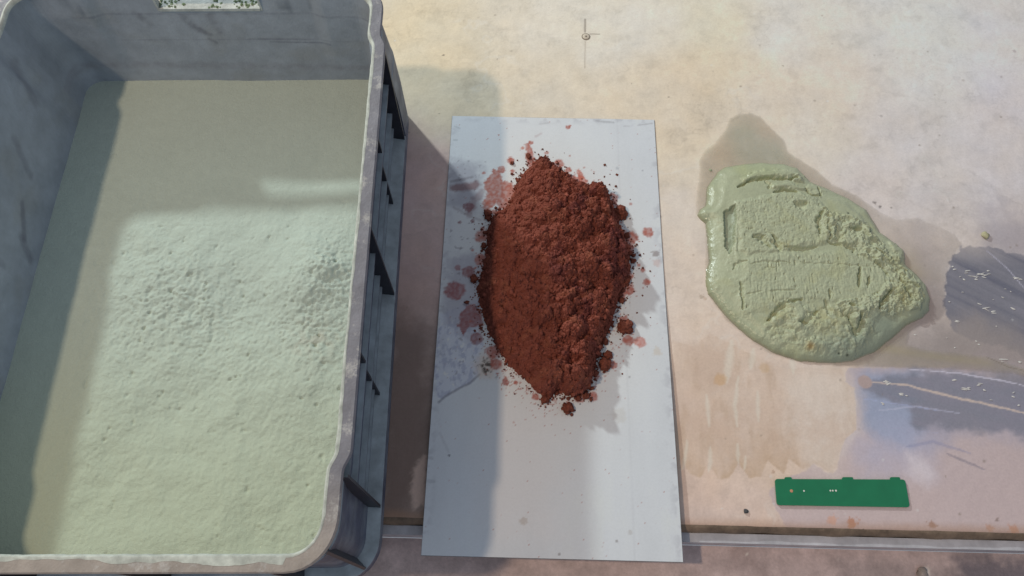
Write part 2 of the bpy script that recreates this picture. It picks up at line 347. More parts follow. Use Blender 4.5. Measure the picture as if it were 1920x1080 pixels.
m_ledge = material('dusty_ledge', attr='stain', rough=.7, var=.12, var_scale=300, bump=[(500, .0003)])
obj('floor', me, m_ledge, kind='structure')  # the lower ledge in front of the table, not a room floor
m_riv = material('dull_rivet', base=tuple(alb(176, 166, 150)), rough=.5, var=.1, var_scale=600)
m_rivd = material('rivet_groove', base=tuple(alb(120, 110, 98)), rough=.7)
rc = P((1098.5, 69))[0]
def disc_mesh(name, cx, cy, r, z0, z1, n=28, dome=0, inner=0):
    V = []; Q = []
    a = np.arange(n)*2*np.pi/n
    for rr, z in ((r, z0), (r, z1-.15*(z1-z0)), (r*.93, z1), (max(inner, r*.02), z1+dome)): V += [(cx+rr*math.cos(t), cy+rr*math.sin(t), z) for t in a]
    for k in range(3):
        for i in range(n): Q.append((k*n+i, k*n+(i+1) % n, (k+1)*n+(i+1) % n, (k+1)*n+i))
    return mesh_from(name, V, Q)
rv = obj('rivet', disc_mesh('rivet', rc[0], rc[1], .0040, 0, .0009), m_riv, table)
obj('rivet_rim', disc_mesh('rivet_rim', rc[0], rc[1], .0052, 0, .0005), m_rivd, rv)
obj('rivet_centre', disc_mesh('rivet_centre', rc[0], rc[1], .0012, .0005, .0013, 12), m_rivd, rv)

# ================================================================== CRATE
CO = np.array([-.1145, .0317]); TH = .027; CW, CL, CH = .361, .525, .180
ca, sa = math.cos(TH), math.sin(TH)
def cl2w(u, v): return CO[0]+u*ca-v*sa, CO[1]+u*sa+v*ca       # crate-local to world
def w2cl(x, y): dx = x-CO[0]; dy = y-CO[1]; return dx*ca+dy*sa, -dx*sa+dy*ca
RC = .038
def crate_path():
    """points: base u,v on straight sides or arc centre, normal, radius, distance from corner"""
    pts = []
    def side(a, b, n, L):
        t = sorted(set(np.round(np.concatenate([np.linspace(0, 1, 190), [(.065-RC)/(L-2*RC), (.0655-RC)/(L-2*RC), 1-(.065-RC)/(L-2*RC), 1-(.0655-RC)/(L-2*RC)]]), 5)))
        for q in t[:-1] if False else t:
            p = (a[0]+(b[0]-a[0])*q, a[1]+(b[1]-a[1])*q); dc = min(q, 1-q)*(L-2*RC)+RC
            pts.append((p[0], p[1], n[0], n[1], 0, dc))
    def arc(c, a0):
        for k in range(1, 10):
            a = rad(a0+k*9); pts.append((c[0], c[1], math.cos(a), math.sin(a), RC, 0))
    side((0, RC), (0, CL-RC), (1, 0), CL); arc((-RC, CL-RC), 0)
    side((-RC, CL), (-CW+RC, CL), (0, 1), CW); arc((-CW+RC, CL-RC), 90)
    side((-CW, CL-RC), (-CW, RC), (-1, 0), CL); arc((-CW+RC, RC), 180)
    side((-CW+RC, 0), (-RC, 0), (0, -1), CW); arc((-RC, RC), 270)
    return np.array(pts)
CPATH = crate_path(); NP_ = len(CPATH)
def ring(z, inset, post=None, jog=1.0):
    p = CPATH; dc = p[:, 5]
    jog = jog*float(np.interp(z, [.06, .15], [0, 1])); jg = .0050*jog*(1-sstep(.066, .082, dc))*np.where(p[:, 3] < -.99, 0, np.where((p[:, 3] < -.01) & (p[:, 4] > 0), 1-p[:, 3]**2, 1))
    ins = np.zeros(NP_)+inset
    if post is not None: ins = np.where(dc <= .0652, np.where((p[:, 1] < .2) & (post < .0048) & (z > .022) & (z < .154), .0045+.010*sstep(.15, .10, z), post), ins)
    ins = ins+jg
    # slight bulge of the long worn sides
    r = p[:, 4]-ins
    u = p[:, 0]+p[:, 2]*r; v = p[:, 1]+p[:, 3]*r
    u = u-.008*jog*sstep(.432, .452, v)*sstep(-.30, -.335, u)
    x, y = cl2w(u, v); return np.stack([x, y, np.full(NP_, z)], 1)
def loft(name, rings, closed=False, skip=None, smooth=False):
    V = np.concatenate(rings); Q = []; n = NP_; R_ = len(rings)
    for k in range(R_ if closed else R_-1):
        k2 = (k+1) % R_
        for i in range(n):
            if skip and skip(k, i): continue
            j = (i+1) % n; Q.append((k*n+i, k*n+j, k2*n+j, k2*n+i))
    return mesh_from(name, V, Q, smooth=smooth)
crate = thing('plastic_crate', 'dusty blue grey plastic stacking crate with scuffed rim holding pale green powder', 'crate')
m_out = material('crate_plastic', base=(.080, .098, .155), rough=.5, var=.25, var_scale=50, dust=((.34, .40, .45), .45, 1.25, 45), bump=[(300, .0003)])
# inner wall with smears
m_fin = material('crate_shaded_plastic', base=(.022, .025, .038), rough=.45, var=.3, var_scale=60, dust=((.20, .24, .26), 1.0, 1.6, 60))  # near black: the shade on the fins is put into their colour
m_in = material('crate_inside', attr='stain', rough=.55, var=.10, var_scale=70, bump=[(260, .0004)], spec=.35)
hu0, hu1, hz0, hz1 = -.225, -.129, .1565, .1735
def hole_i(i, lo=hu0, hi=hu1):
    p = CPATH[i]; q = CPATH[(i+1) % NP_]
    return p[3] > .99 and q[3] > .99 and lo-.001 < q[0] and p[0] < hi+.001
zi = [.178]+[hz1, hz0]+list(np.linspace(.152, .006, 110))
inr = [ring(z, .0117+.0093*(.18-z)/.12*(1 if z > .06 else 1)) for z in zi]
inn_me = loft('inner_wall', inr, skip=lambda k, i: k == 1 and hole_i(i))
V = np.empty(len(inn_me.vertices)*3, np.float32); inn_me.vertices.foreach_get('co', V); V = V.reshape(-1, 3)
cu, cv = w2cl(V[:, 0], V[:, 1]); cz = V[:, 2]
s_ = np.where((cv > .47) | (cv < .04), cu, cv+.7)
ic = np.ones((len(V), 3))*np.array([.36, .405, .475])
ic *= (1+.20*fbm(s_, cz, .10, 4, 81)+.12*fbm(s_, cz, .02, 4, 82))[:, None]
ic = mixc(ic, .45*sstep(.05, .4, fbm(s_, cz*1.5, .07, 4, 83)), (.32, .34, .36))
for a0, b0, a1, b1, w_, c_, al_ in ((-.25,.152,-.243,.136,.0035,(.12,.12,.14),.5),(-.205,.146,-.196,.128,.004,(.10,.10,.13),.6),(-.196,.130,-.188,.124,.0025,(.10,.10,.13),.6),(-.18,.147,-.176,.128,.004,(.14,.14,.18),.5),(-.31,.150,-.02,.150,.0008,(.18,.19,.25),.6),
        (-.15,.118,-.09,.117,.0011,(.14,.14,.18),.6),(-.13,.114,-.07,.1125,.0009,(.11,.11,.15),.7),(-.28,.117,-.04,.1175,.0006,(.22,.23,.30),.5),(-.345,.085,-.02,.078,.004,(.25,.25,.30),.5),(-.19,.118,-.185,.113,.0016,(.1,.1,.13),.6),(-.36,.165,-.33,.17,.006,(.06,.09,.12),.8),(-.31,.175,-.30,.155,.004,(.08,.11,.15),.6),
        (-.11,.160,-.10,.155,.003,(.07,.09,.12),.7),(-.085,.163,-.08,.158,.002,(.07,.09,.12),.7)):
    back = cv > .47; T_ = np.clip(((cu-a0)*(a1-a0)+(cz-b0)*(b1-b0))/((a1-a0)**2+(b1-b0)**2), 0, 1); D_ = np.hypot(cu-a0-T_*(a1-a0), cz-b0-T_*(b1-b0))+.3*w_*fbm(cu, cz, .006, 3, 85)
    ic = mixc(ic, al_*.85*back*(1-sstep(w_*.2, w_*1.9, D_))*np.clip(.7+.9*fbm(cu, cz, .008, 3, 88), 0, 1), c_)
left = cu < -CW+.05
for a0, b0, a1, b1, w_, al_ in ((.33,.10,.30,.085,.003,.45),(.30,.09,.285,.07,.004,.4),(.27,.12,.265,.10,.003,.3),(.22,.10,.19,.095,.002,.4),(.38,.13,.36,.10,.004,.3),(.15,.09,.13,.08,.003,.4),(.45,.15,.43,.12,.006,.35),(.08,.11,.2,.112,.001,.5)):
    T_ = np.clip(((cv-a0)*(a1-a0)+(cz-b0)*(b1-b0))/((a1-a0)**2+(b1-b0)**2), 0, 1); D_ = np.hypot(cv-a0-T_*(a1-a0), cz-b0-T_*(b1-b0))+.4*w_*fbm(cv, cz, .006, 3, 86)
    ic = mixc(ic, al_*left*(1-sstep(w_*.4, w_*1.5, D_)), (.13, .13, .17))
at = inn_me.attributes.new('stain', 'FLOAT_COLOR', 'POINT'); at.data.foreach_set('color', np.concatenate([np.clip(ic, .02, .8), np.ones((len(V), 1))], 1).astype(np.float32).ravel())
obj('inner_wall', inn_me, m_in, crate)
outr = [ring(.1765, .0082, .0082), ring(.1560, .0085, .0085, 1), ring(.1530, .0088, .0045, 1), ring(.112, .0125, .0035, .6), ring(.1118, .0125, .003, .6), ring(.066, .016, .003, .3), ring(.024, .0185, .003, 0), ring(.020, .0032, .003, 0), ring(.006, .003, .003, 0), ring(0, .005, .005, 0)]
def oskip(k, i): return k == 0 and hole_i(i)
obj('outer_wall', loft('outer_wall', outr, skip=oskip), m_out, crate)
rimr = [ring(.1765, .0079), ring(.1760, .0002), ring(.1785, 0), ring(.1800, .0010), ring(.1801, .0098), ring(.1792, .0110), ring(.1768, .0120)]
Vr = np.concatenate(rimr); zw = .0008*fbm(Vr[:, 0]*1.0, Vr[:, 1], .04, 3, 91); Vr[:, 2] += zw
Qr = [(k*NP_+i, k*NP_+(i+1) % NP_, (k+1)*NP_+(i+1) % NP_, (k+1)*NP_+i) for k in range(6) for i in range(NP_)]
rim_me = mesh_from('rim', Vr, Qr, smooth=False)
m_rim = material('crate_rim', base=(.215, .212, .245), rough=.6, var=.18, var_scale=60, bump=[(160, .0006), (600, .0003)])
nt = m_rim.node_tree; N = nt.nodes; L = nt.links   # pale chalky scrapes and brown dust towards the front
tc = N.new('ShaderNodeTexCoord'); sx = N.new('ShaderNodeSeparateXYZ'); L.new(tc.outputs['Object'], sx.inputs[0])
mrY = N.new('ShaderNodeMapRange'); mrY.inputs[1].default_value = .10; mrY.inputs[2].default_value = .045; L.new(sx.outputs[1], mrY.inputs[0])
vm = [n for n in N if n.bl_idname == 'ShaderNodeVectorMath'][0]; rgb = [n for n in N if n.bl_idname == 'ShaderNodeRGB'][0]
mx = N.new('ShaderNodeMix'); mx.data_type = 'RGBA'; L.new(mrY.outputs[0], mx.inputs[0]); L.new(rgb.outputs[0], mx.inputs[6]); mx.inputs[7].default_value = (.34, .30, .275, 1)
sn = N.new('ShaderNodeTexNoise'); sn.inputs['Scale'].default_value = 48; sn.inputs['Detail'].default_value = 8; sn.inputs['Roughness'].default_value = .75; L.new(tc.outputs['Object'], sn.inputs['Vector'])
mrs = N.new('ShaderNodeMapRange'); mrs.inputs[1].default_value = .54; mrs.inputs[2].default_value = .63; L.new(sn.outputs[0], mrs.inputs[0]); mrs.inputs[4].default_value = .8
mx2 = N.new('ShaderNodeMix'); mx2.data_type = 'RGBA'; L.new(mrs.outputs[0], mx2.inputs[0]); L.new(mx.outputs[2], mx2.inputs[6]); mx2.inputs[7].default_value = (.46, .45, .44, 1)
L.new(mx2.outputs[2], vm.inputs[0])
obj('rim', rim_me, m_rim, crate)
# chalk line of powder along the inner lip
fr = np.clip((CPATH[:, 3] < -.3)*1.0, 0, 1); arc_s = np.cumsum(np.hypot(*np.diff(CPATH[:, :2], axis=0, append=CPATH[:1, :2]).T))
cr = sstep(-.35, .5, fbm(arc_s, arc_s*0, .06, 4, 93, .5))
lip = [ring(.1802, .0098-.0042*fr*cr-.0012*cr), ring(.1805, .0104), ring(.1804, .0114), ring(.176, .0127)]
m_lip = material('powder_lip', base=(.50, .53, .49), rough=.9, var=.3, var_scale=120)
Vl = np.concatenate(lip); Vl[:, :2] += .0005*fbm(Vl[:, 0], Vl[:, 1], .01, 3, 92)[:, None]; Vl[:, 2] += .0008*fbm(Vl[:, 0], Vl[:, 1], .04, 3, 91)[:]
obj('powder_crust', mesh_from('powder_crust', Vl, [(k*NP_+i, k*NP_+(i+1) % NP_, (k+1)*NP_+(i+1) % NP_, (k+1)*NP_+i) for k in range(3) for i in range(NP_)]), m_lip, crate, kind='stuff')
fl = ring(.006, .0252); flv = list(map(tuple, fl)); me = bpy.data.meshes.new('floor_panel'); me.from_pydata(flv, [], [list(range(NP_))]); obj('floor_panel', me, m_out, crate)
xfc = lambda V_: np.stack([*cl2w(V_[:, 0], V_[:, 1]), V_[:, 2]], 1)
# handle slot in the far wall
yb = CL-.0085; yi_ = CL-.0128
m_slot = material('chalky_slot', base=(.52, .55, .54), rough=.9, var=.25, var_scale=90, bump=[(250, .0008)])
us = [CPATH[i][0] for i in range(NP_) if hole_i(i)]+[CPATH[(i+1) % NP_][0] for i in range(NP_) if hole_i(i)]
h0, h1 = min(us), max(us)
obj('handle_slot', boxes('handle_slot', [(h0, h1, CL-.0145, CL-.0015, hz0-.003, hz0+.0004), (h0-.0022, h0-.0002, CL-.0140, CL-.0070, hz0-.0029, hz1), (h1+.0002, h1+.0022, CL-.0140, CL-.0070, hz0-.0029, hz1)], xf=xfc), m_slot, crate)
# stiffening fins and horizontal ledges on the right long side and front side
fin_i = 0
def win(z): return np.interp(z, [.02, .066, .112, .168], [.0184, .0158, .0123, .0086])   # where the outer wall is
def plate_prism(name, prof, side, t0, t1):
    """prof: (inset, z) polygon; extruded along the side between t0 and t1"""
    n = len(prof); V = []
    for t in (t0, t1):
        for i_, z in prof: V.append((-i_, t, z) if side == 'right' else (t, i_, z))
    V = np.array(V); V = xfc(V)
    me = bpy.data.meshes.new(name); me.from_pydata([tuple(v) for v in V], [], [tuple(range(n)), tuple(range(2*n-1, n-1, -1))]+[(i, n+i, n+(i+1) % n, (i+1) % n) for i in range(n)]); return me
def finprof(d, z0, z1): 
    zz = np.linspace(z0, z1, 5); return [(win(z)+.0012, z) for z in zz]+[(d, z) for z in zz[::-1]]
for v in (.066, .271, .456): obj('fin', plate_prism('fin', finprof(.0040, .0202, .168), 'right', v-.0012, v+.0012), m_fin, crate)
for v in (.168, .374):
    obj('fin', plate_prism('fin', finprof(.0112, .0203, .105), 'right', v-.0012, v+.0012), m_fin, crate)
    obj('fin', plate_prism('fin', finprof(.0080, .116, .167), 'right', v-.0011, v+.0011), m_fin, crate)
for u in (-.295, -.180, -.066): obj('fin', plate_prism('fin', finprof(.0040, .0202, .168), 'front', u-.0012, u+.0012), m_fin, crate)
for (cx_, a_) in ((-RC, -45), (-CW+RC, 225)):
    a_ = rad(a_); n_ = np.array([math.cos(a_), math.sin(a_)]); t_ = np.array([-n_[1], n_[0]]); V = []
    for sg in (-1, 1):
        for i_, z in ((.018, .0202), (.018, .166), (.0045, .166), (.0035, .0202)): q = np.array([cx_, RC])+n_*(RC-i_)+t_*sg*.0012; V.append((*q, z))
    me = bpy.data.meshes.new('fin'); me.from_pydata([tuple(v) for v in xfc(np.array(V))], [], [(0, 1, 2, 3), (7, 6, 5, 4)]+[(i, 4+i, 4+(i+1) % 4, (i+1) % 4) for i in range(4)]); obj('fin', me, m_fin, crate)
for z, d in ((.112, .0078), (.066, .0108), (.150, .0062), (.040, .0130)):
    w_ = float(win(z))+.0012; pr_ = [(w_, z-.0014), (w_, z+.0014), (d, z+.0009), (d, z-.0009)]
    obj('ledge_rib', plate_prism('ledge_rib', pr_, 'right', .0655, CL-.0655), m_out, crate)
    obj('ledge_rib', plate_prism('ledge_rib', pr_, 'front', -CW+.0655, -.0655), m_out, crate)

# ================================================================== GREEN POWDER in the crate
PZ = .060
u_ = np.arange(-CW+.018, -.017, .00105); v_ = np.arange(.018, CL-.017, .00105)
U_, V_ = grid(u_, v_); X, Y = cl2w(U_, V_)
def zoneblob(px, r): c = P(px, PZ)[0]; return np.exp(-((X-c[0])**2+(Y-c[1])**2)/r**2)
rough_zone = sstep(.42, .33, Y+.02*fbm(X, Y, .06, 2, 3))*sstep(-.44, -.36, X+.01*fbm(X, Y, .06, 2, 4))
amp = .22+.50*rough_zone+1.0*zoneblob((310,560), .05)+2.0*zoneblob((618,515), .026)+.8*zoneblob((600,620), .03)+.6*zoneblob((420,620), .05)+.5*zoneblob((560,640), .04)-.35*rough_zone*zoneblob((420,420), .045)-.25*rough_zone*zoneblob((300,1000), .09)
amp = np.clip(amp, .12, 3.2)
Z = PZ+.0025*fbm(X, Y, .12, 2, 101)+.0030*rough_zone*fbm(X, Y, .05, 3, 102)
Z += .013*zoneblob((590,510), .045)+.004*zoneblob((560,700), .05)+.004*zoneblob((300,520), .05)-.003*zoneblob((430,600), .05)+.0035*zoneblob((480,830), .09)-.0035*zoneblob((380,770), .05)
f = .7*fbm(X, Y, .016, 6, 103, .72)+.5*fbm(X, Y, .045, 3, 109)
Z += amp*(.0021*f+.0006*clods(X+.002*f, Y, .0070, 3)*sstep(-.2, .4, fbm(X, Y, .03, 3, 104))+.0006*fbm(X, Y, .0045, 3, 105)+.0006*fbm(X, Y, .0030, 3, 116, .7)+.0004*clods(X+.001*f, Y, .0034, 4)*sstep(-.3, .4, fbm(X, Y, .02, 3, 114)))
pit = sstep(.36, .62, fbm(X, Y, .010, 3, 107, .6)); Z -= .0019*np.minimum(amp, 2.2)*pit
rill = np.exp(-(fbm(X*.7+Y*.7, (Y-X)*1.3, .035, 3, 106)/.05)**2); Z -= .0003*rill*rough_zone*amp
pc = np.ones(X.shape+(3,))*np.array([.485, .560, .500])
pc *= (1+.05*fbm(X, Y, .05, 4, 111)+.05*fbm(X, Y, .01, 3, 112))[..., None]
pc = mixc(pc, .75*sstep(.30, .06, Y), (.47, .52, .38)); pc = mixc(pc, .35*zoneblob((590,640), .02)*sstep(-.2, .3, fbm(X, Y, .01, 3, 5)), (.46, .40, .33))
pc = mixc(pc, .25*sstep(.38, .50, Y), (.47, .50, .45))
# inside rounded corner
ins = .0205; qx = np.abs(U_+CW/2)-(CW/2-ins-.018); qy = np.abs(V_-CL/2)-(CL/2-ins-.018)
sdr = np.hypot(np.maximum(qx, 0), np.maximum(qy, 0))+np.minimum(np.maximum(qx, qy), 0)-.018
me = grid_mesh('green_powder', X, Y, Z, keep=sdr < .0005+.0*X, attrs={'stain': pc})
m_pow = material('fine_green_powder', attr='stain', rough=.95, var=.05, var_scale=700, bump=[(1100, .0005), (350, .0004)], spec=.1)
obj('powder_fill', me, m_pow, label='pale green fine powder filling the bottom of the blue grey crate', category='powder', kind='stuff')

# ================================================================== SHEET
SX0, SX1, SY0, SY1 = -.0827, .14665, .0583, .5331
def sheetz(y): return .0012+.0075*sstep(.36, .08, y)
X, Y = grid(np.linspace(SX0, SX1, 210), np.linspace(SY0, SY1, 430))
sc = np.ones(X.shape+(3,))*alb(198, 202, 204, np.array([.80, .80, .76]))
sc *= (1+.05*fbm(X, Y, .08, 4, 121)+.04*fbm(X*3, Y*.4, .05, 4, 122))[..., None]
sr = .36+.08*fbm(X, Y, .05, 4, 123)
def ss(m, rgb, a=1.0, r=None):
    global sc, sr
    sc = mixc(sc, m*a, alb(*rgb, k=np.array([.80, .80, .76])))
    if r is not None: sr = sr*(1-m*a)+r*m*a
# cream tinted halo round the heap
c0 = P((985, 330))[0]; ss(sstep(.16, .03, np.hypot(X-.02, (Y-.33)*.62)), (206, 204, 194), .6)
ss(poly_mask(X, Y, [(893,760),(1040,770),(1040,1000),(900,1000)], soft=.02, rag=.02, rs=.04), (204, 202, 200), .5)  # warm lamplight between the two shadow edges, painted into the sheet colour
ln = np.abs(X-(.148-.038+.02*(Y-.3)))
ss(1-sstep(.0004, .0012, np.abs(X-P((1178,800))[0][0])+.0006*np.abs(fbm(X, Y, .03, 3, 3))), (176, 178, 180), .22)
# peeled, scraped patch on the left
peel = poly_mask(X, Y, [(826,590),(900,560),(905,640),(900,690),(885,722),(856,734),(838,745),(822,758),(815,700)], soft=.001, rag=.004, rs=.012, seed=31)
ss(peel, (186, 190, 202), .5); ss(peel*sstep(-.05, .2, fbm(X*1.4, Y*.8, .010, 4, 33, .6)), (158, 162, 178), .7)
ss(peel*sstep(.25, .4, fbm(X, Y, .007, 4, 34, .65)), (222, 222, 226), .7)
ss(line_mask(X, Y, [(900,705),(880,722),(858,733),(838,745),(824,757)], .0011, soft=.001, rag=.001), (120, 118, 126), .7)
ss(poly_mask(X, Y, [(846,300),(900,310),(905,370),(880,400),(842,380)], soft=.010, rag=.012, rs=.012, seed=32), (150, 150, 158), .75)
ss(poly_mask(X, Y, [(840,480),(905,480),(905,600),(880,640),(832,600)], soft=.008, rag=.012, rs=.01, seed=35), (158, 156, 164), .7)
g = fbm(X, Y, .006, 4, 36, .6); reg = poly_mask(X, Y, [(842,300),(915,300),(910,700),(825,720)], soft=.01)
ss(reg*sstep(.30, .42, g), (110, 104, 112), .6)
for pts, w, c_, a_ in (([(850,352),(880,350),(895,345)], .0042, (112,70,68), .85), ([(846,340),(884,332)], .0018, (96,90,96), .6), ([(850,388),(880,405),(900,412)], .0015, (110,90,98), .6),
                   ([(880,400),(890,375),(905,360)], .0042, (120,84,88), .55), ([(826,815),(842,850)], .0012, (150,150,156), .5), ([(800,860),(812,862)], .001, (112,110,118), .6), ([(798,903),(815,906)], .0014, (112,110,118), .6),
                   ([(852,236),(862,240)], .0008, (110,120,120), .7), ([(850,262),(858,262)], .0008, (110,120,120), .7), ([(1012,232),(1028,230)], .0012, (130,124,126), .6), ([(1118,226),(1150,229)], .0012, (90,86,88), .7), ([(1196,234),(1222,231)], .0009, (110,100,98), .7),
                   ([(1170,236),(1185,236)], .0008, (140,136,138), .6), ([(1005,255),(1014,250)], .0014, (150,110,108), .6), ([(842,565),(868,566)], .0006, (140,140,150), .5), ([(1180,430),(1181,640)], .0003, (150,152,158), .5)):
    ss(line_mask(X, Y, pts, w, z=.002, soft=w*.6, rag=w*.9, seed=37), c_, a_*(.8 if w > .0015 else .45))
# brown burn mark
ss(spot(X, Y, (914,688), .011, .003, .7, .3, 7), (196, 176, 156), .7); ss(spot(X, Y, (912,688), .0062, .003, .4, .9, 8)*sstep(-.25, .1, fbm(X, Y, .004, 3, 38)), (66, 54, 44), .95)
for px_, r_, c_, a_ in (((981,979), .0032, (170,160,150), .6), ((843,856), .0011, (90,90,96), .8), ((1230,475), .0036, (130,116,112), .7), ((1180,708), .0011, (130,130,130), .6), ((1232,660), .004, (190,178,160), .5), ((1160,780), .007, (188,186,180), .5),
                   ((1155,1016), .0012, (110,100,96), .6), ((1180,1000), .002, (170,166,160), .5), ((1158,314), .0018, (150,154,160), .5), ((1048,1040), .001, (110,100,96), .6), ((1205,318), .001, (120,120,126), .5), ((1232,492), .004, (190,160,150), .5), ((1020,735), .002, (196,186,178), .4)):
    ss(spot(X, Y, px_, r_, .003, rag=.4, seed=int(r_*9e3)), c_, a_)
# flat dusty prints of the red powder
RD = (160, 88, 72)
def red_alpha(m, a=.95): return m*a*np.clip(.86+.5*fbm(X, Y, .004, 3, 39), 0, 1)
for px_, r_, rgb in (((853,543), .0088, (140,82,82)), ((903,441), .0062, RD), ((901,485), .0055, RD), ((878,508), .006, (130,78,78)), ((1216,434), .0050, RD), ((1048,304), .0048, RD), ((958,299), .0035, RD), ((961,318), .002, RD), ((1213,527), .0034, RD), ((1182,463), .004, RD),
                 ((948,717), .0032, (138,66,54)), ((967,718), .0019, RD), ((893,634), .0055, (132,84,84)), ((858,500), .0028, (140,96,98)), ((925,660), .0062, RD), ((930,683), .005, RD), ((1065,236), .0024, RD), ((1069,233), .0012, RD), ((1025,284), .0022, (170,120,108)), ((1183,380), .0015, (170,130,124)),
                 ((1180,516), .0040, RD), ((1206,505), .0022, RD), ((1199,495), .0016, RD), ((1178,637), .0050, RD), ((1200,641), .0052, (180,120,108)), ((1150,684), .0035, RD), ((1119,708), .0022, RD), ((996,265), .0022, RD), ((980,275), .0018, (180,120,105)), ((1066,316), .0030, RD), ((1090,330), .003, RD),
                 ((920,596), .003, RD), ((1004,745), .003, RD), ((1112,744), .0042, RD), ((1086,748), .004, (150,80,68)), ((915,380), .002, RD), ((1130,590), .0020, RD), ((1168,510), .003, RD), ((935,250), .0008, RD), ((862,415), .0016, (130,90,92)), ((878,386), .0052, (120,80,84)), ((886,412), .002, (120,80,84)), ((907,322), .0016, RD), ((940,316), .004, RD)):
    ss(red_alpha(spot(X, Y, px_, r_*1.15, .004, .16, .22, int(px_[0]) % 83)), rgb)
for pol, rgb in (([(985,268),(992,262),(999,284),(1005,300),(1015,302),(1010,320),(995,318),(985,295)], RD),
             ([(925,315),(938,318),(942,338),(960,340),(965,352),(975,370),(950,392),(930,380),(912,398),(904,382),(912,362),(908,340)], (160,88,70)),
             ([(1062,322),(1085,330),(1080,316),(1092,318),(1100,340),(1102,352),(1080,350),(1062,338)], (176,100,82)),
             ([(864,585),(878,568),(902,578),(905,610),(880,612),(868,628),(858,610)], (136,80,78)), ([(1148,355),(1158,362),(1160,385),(1146,384)], RD), ([(1156,425),(1188,432),(1198,440),(1190,455),(1170,462),(1150,445)], RD), ([(1155,530),(1185,528),(1192,545),(1175,555),(1165,565),(1155,560)], RD), ([(1160,596),(1175,590),(1178,600),(1165,608)], RD), ([(955,385),(925,392),(940,398),(930,408),(918,392)], (150,80,64))):
    ss(red_alpha(poly_mask(X, Y, pol, .004, .0008, .004, .006, int(pol[0][0]) % 83)+0), rgb)
oc = P((1035,525))[0]
for k in range(110):
    a = rng.uniform(0, 6.283); rr = 1+abs(rng.normal(0, .13)); q = (oc[0]+.071*rr*math.cos(a), oc[1]+.122*rr*math.sin(a)); r_ = rng.uniform(.0005, .0012)*(1 if rng.random() < .8 else 2.2)
    m = np.zeros(X.shape); sl = (np.abs(X-q[0]) < 3*r_) & (np.abs(Y-q[1]) < 3*r_)
    m[sl] = 1-sstep(r_*.5, r_*1.4, np.hypot(X[sl]-q[0], Y[sl]-q[1])*(1+.8*fbm(X[sl], Y[sl], .003, 2, k)))
    ss(m*rng.uniform(.5, .95), RD)
# fine red dust sprinkle near the heap
dd = np.hypot((X-P((1035,530))[0][0])/.072, (Y-P((1035,530))[0][1])/.125)
ss(sstep(.50, .62, fbm(X, Y, .0035, 3, 40, .6)+.9*np.exp(-((dd-1)/.16)**2)*.35), (158, 92, 78), .75)
ss(sstep(.012, .0, np.minimum(np.minimum(X-SX0, SX1-X), SY1-Y))*sstep(.0, .3, fbm(X, Y, .012, 4, 44)), (150, 150, 156), .35)
Z = sheetz(Y)+.0003*fbm(X, Y, .1, 2, 125)
m_sheet = material('pale_steel_sheet', attr='stain', rough_attr='sheen', var=.03, var_scale=500, bump=[(60, .0002)], spec=.5)
sheet = thing('metal_sheet', 'pale grey rectangular metal sheet lying under the red powder heap, overhanging the table edge', 'sheet')
obj('sheet_face', grid_mesh('sheet_face', X, Y, Z+.0002, attrs={'stain': np.clip(sc, .01, .8), 'sheen': np.clip(sr, .15, .9)}), m_sheet, sheet)
m_sedge = material('sheet_cut_edge', base=(.16, .17, .18), rough=.5, var=.3, var_scale=120)
ny = 40; yy = np.linspace(SY0-.0003, SY1+.0003, ny); V = []; Q = []
for y in yy:
    z = sheetz(y)
    V += [(SX0-.0003, y, z-.0010), (SX1+.0003, y, z-.0010), (SX1+.0003, y, z-.0002), (SX0-.0003, y, z-.0002)]
for k in range(ny-1):
    for i in range(4): Q.append((4*k+i, 4*k+(i+1) % 4, 4*k+4+(i+1) % 4, 4*k+4+i))
Q += [(0, 3, 2, 1), (4*ny-4, 4*ny-3, 4*ny-2, 4*ny-1)]
obj('cut_edge', mesh_from('cut_edge', V, Q, smooth=False), m_sedge, sheet)

# ================================================================== RED POWDER HEAP
op = P([(992,312),(1005,302),(1020,300),(1038,308),(1055,322),(1075,338),(1095,348),(1115,346),(1135,356),(1146,378),(1156,400),(1164,425),(1172,450),(1180,478),(1183,500),(1178,520),(1166,545),(1158,570),(1150,592),(1142,615),(1132,640),(1122,668),(1112,700),(1104,728),(1086,744),(1062,742),(1046,738),(1030,748),(1010,740),(985,712),(955,688),(934,655),(912,615),(902,580),(894,540),(904,508),(910,470),(913,430),(920,408),(938,396),(955,385),(962,362),(972,340),(980,325)], .004)
X, Y = grid(np.arange(op[:, 0].min()-.008, op[:, 0].max()+.012, .00052), np.arange(op[:, 1].min()-.008, op[:, 1].max()+.008, .00052))
d = segd(X, Y, op)
dn = d+.0030*fbm(X, Y, .007, 4, 131, .7)+.0022*(clods(X, Y, .0045, 5)-.4)
big = sstep(-.01, .03, X-P((1010,500))[0][0]+.01*fbm(X, Y, .04, 2, 5))      # coarser clods on the right
amp = 1.15+.20*big
base = .022*(1-np.exp(-np.maximum(dn, 0)/.020))
base *= 1+.10*fbm(X, Y, .05, 3, 132)
wx = X+.0015*fbm(X, Y, .006, 3, 133); wy = Y+.0015*fbm(X, Y, .006, 3, 134)
hh = base+amp*sstep(.0, .012, dn)*((.0048+.0022*big)*clods(wx, wy, .019, 6)+(.0042+.0012*big)*clods(wx, wy, .0095, 7))+(.9+.3*big)*sstep(0, .004, dn)*(.0027*clods(wx, wy, .0050, 8)+.0014*clods(wx, wy, .0027, 9)+.0016*fbm(X, Y, .007, 4, 137, .65))
hh += sstep(0, .003, dn)*.0008*fbm(X, Y, .003, 3, 135)
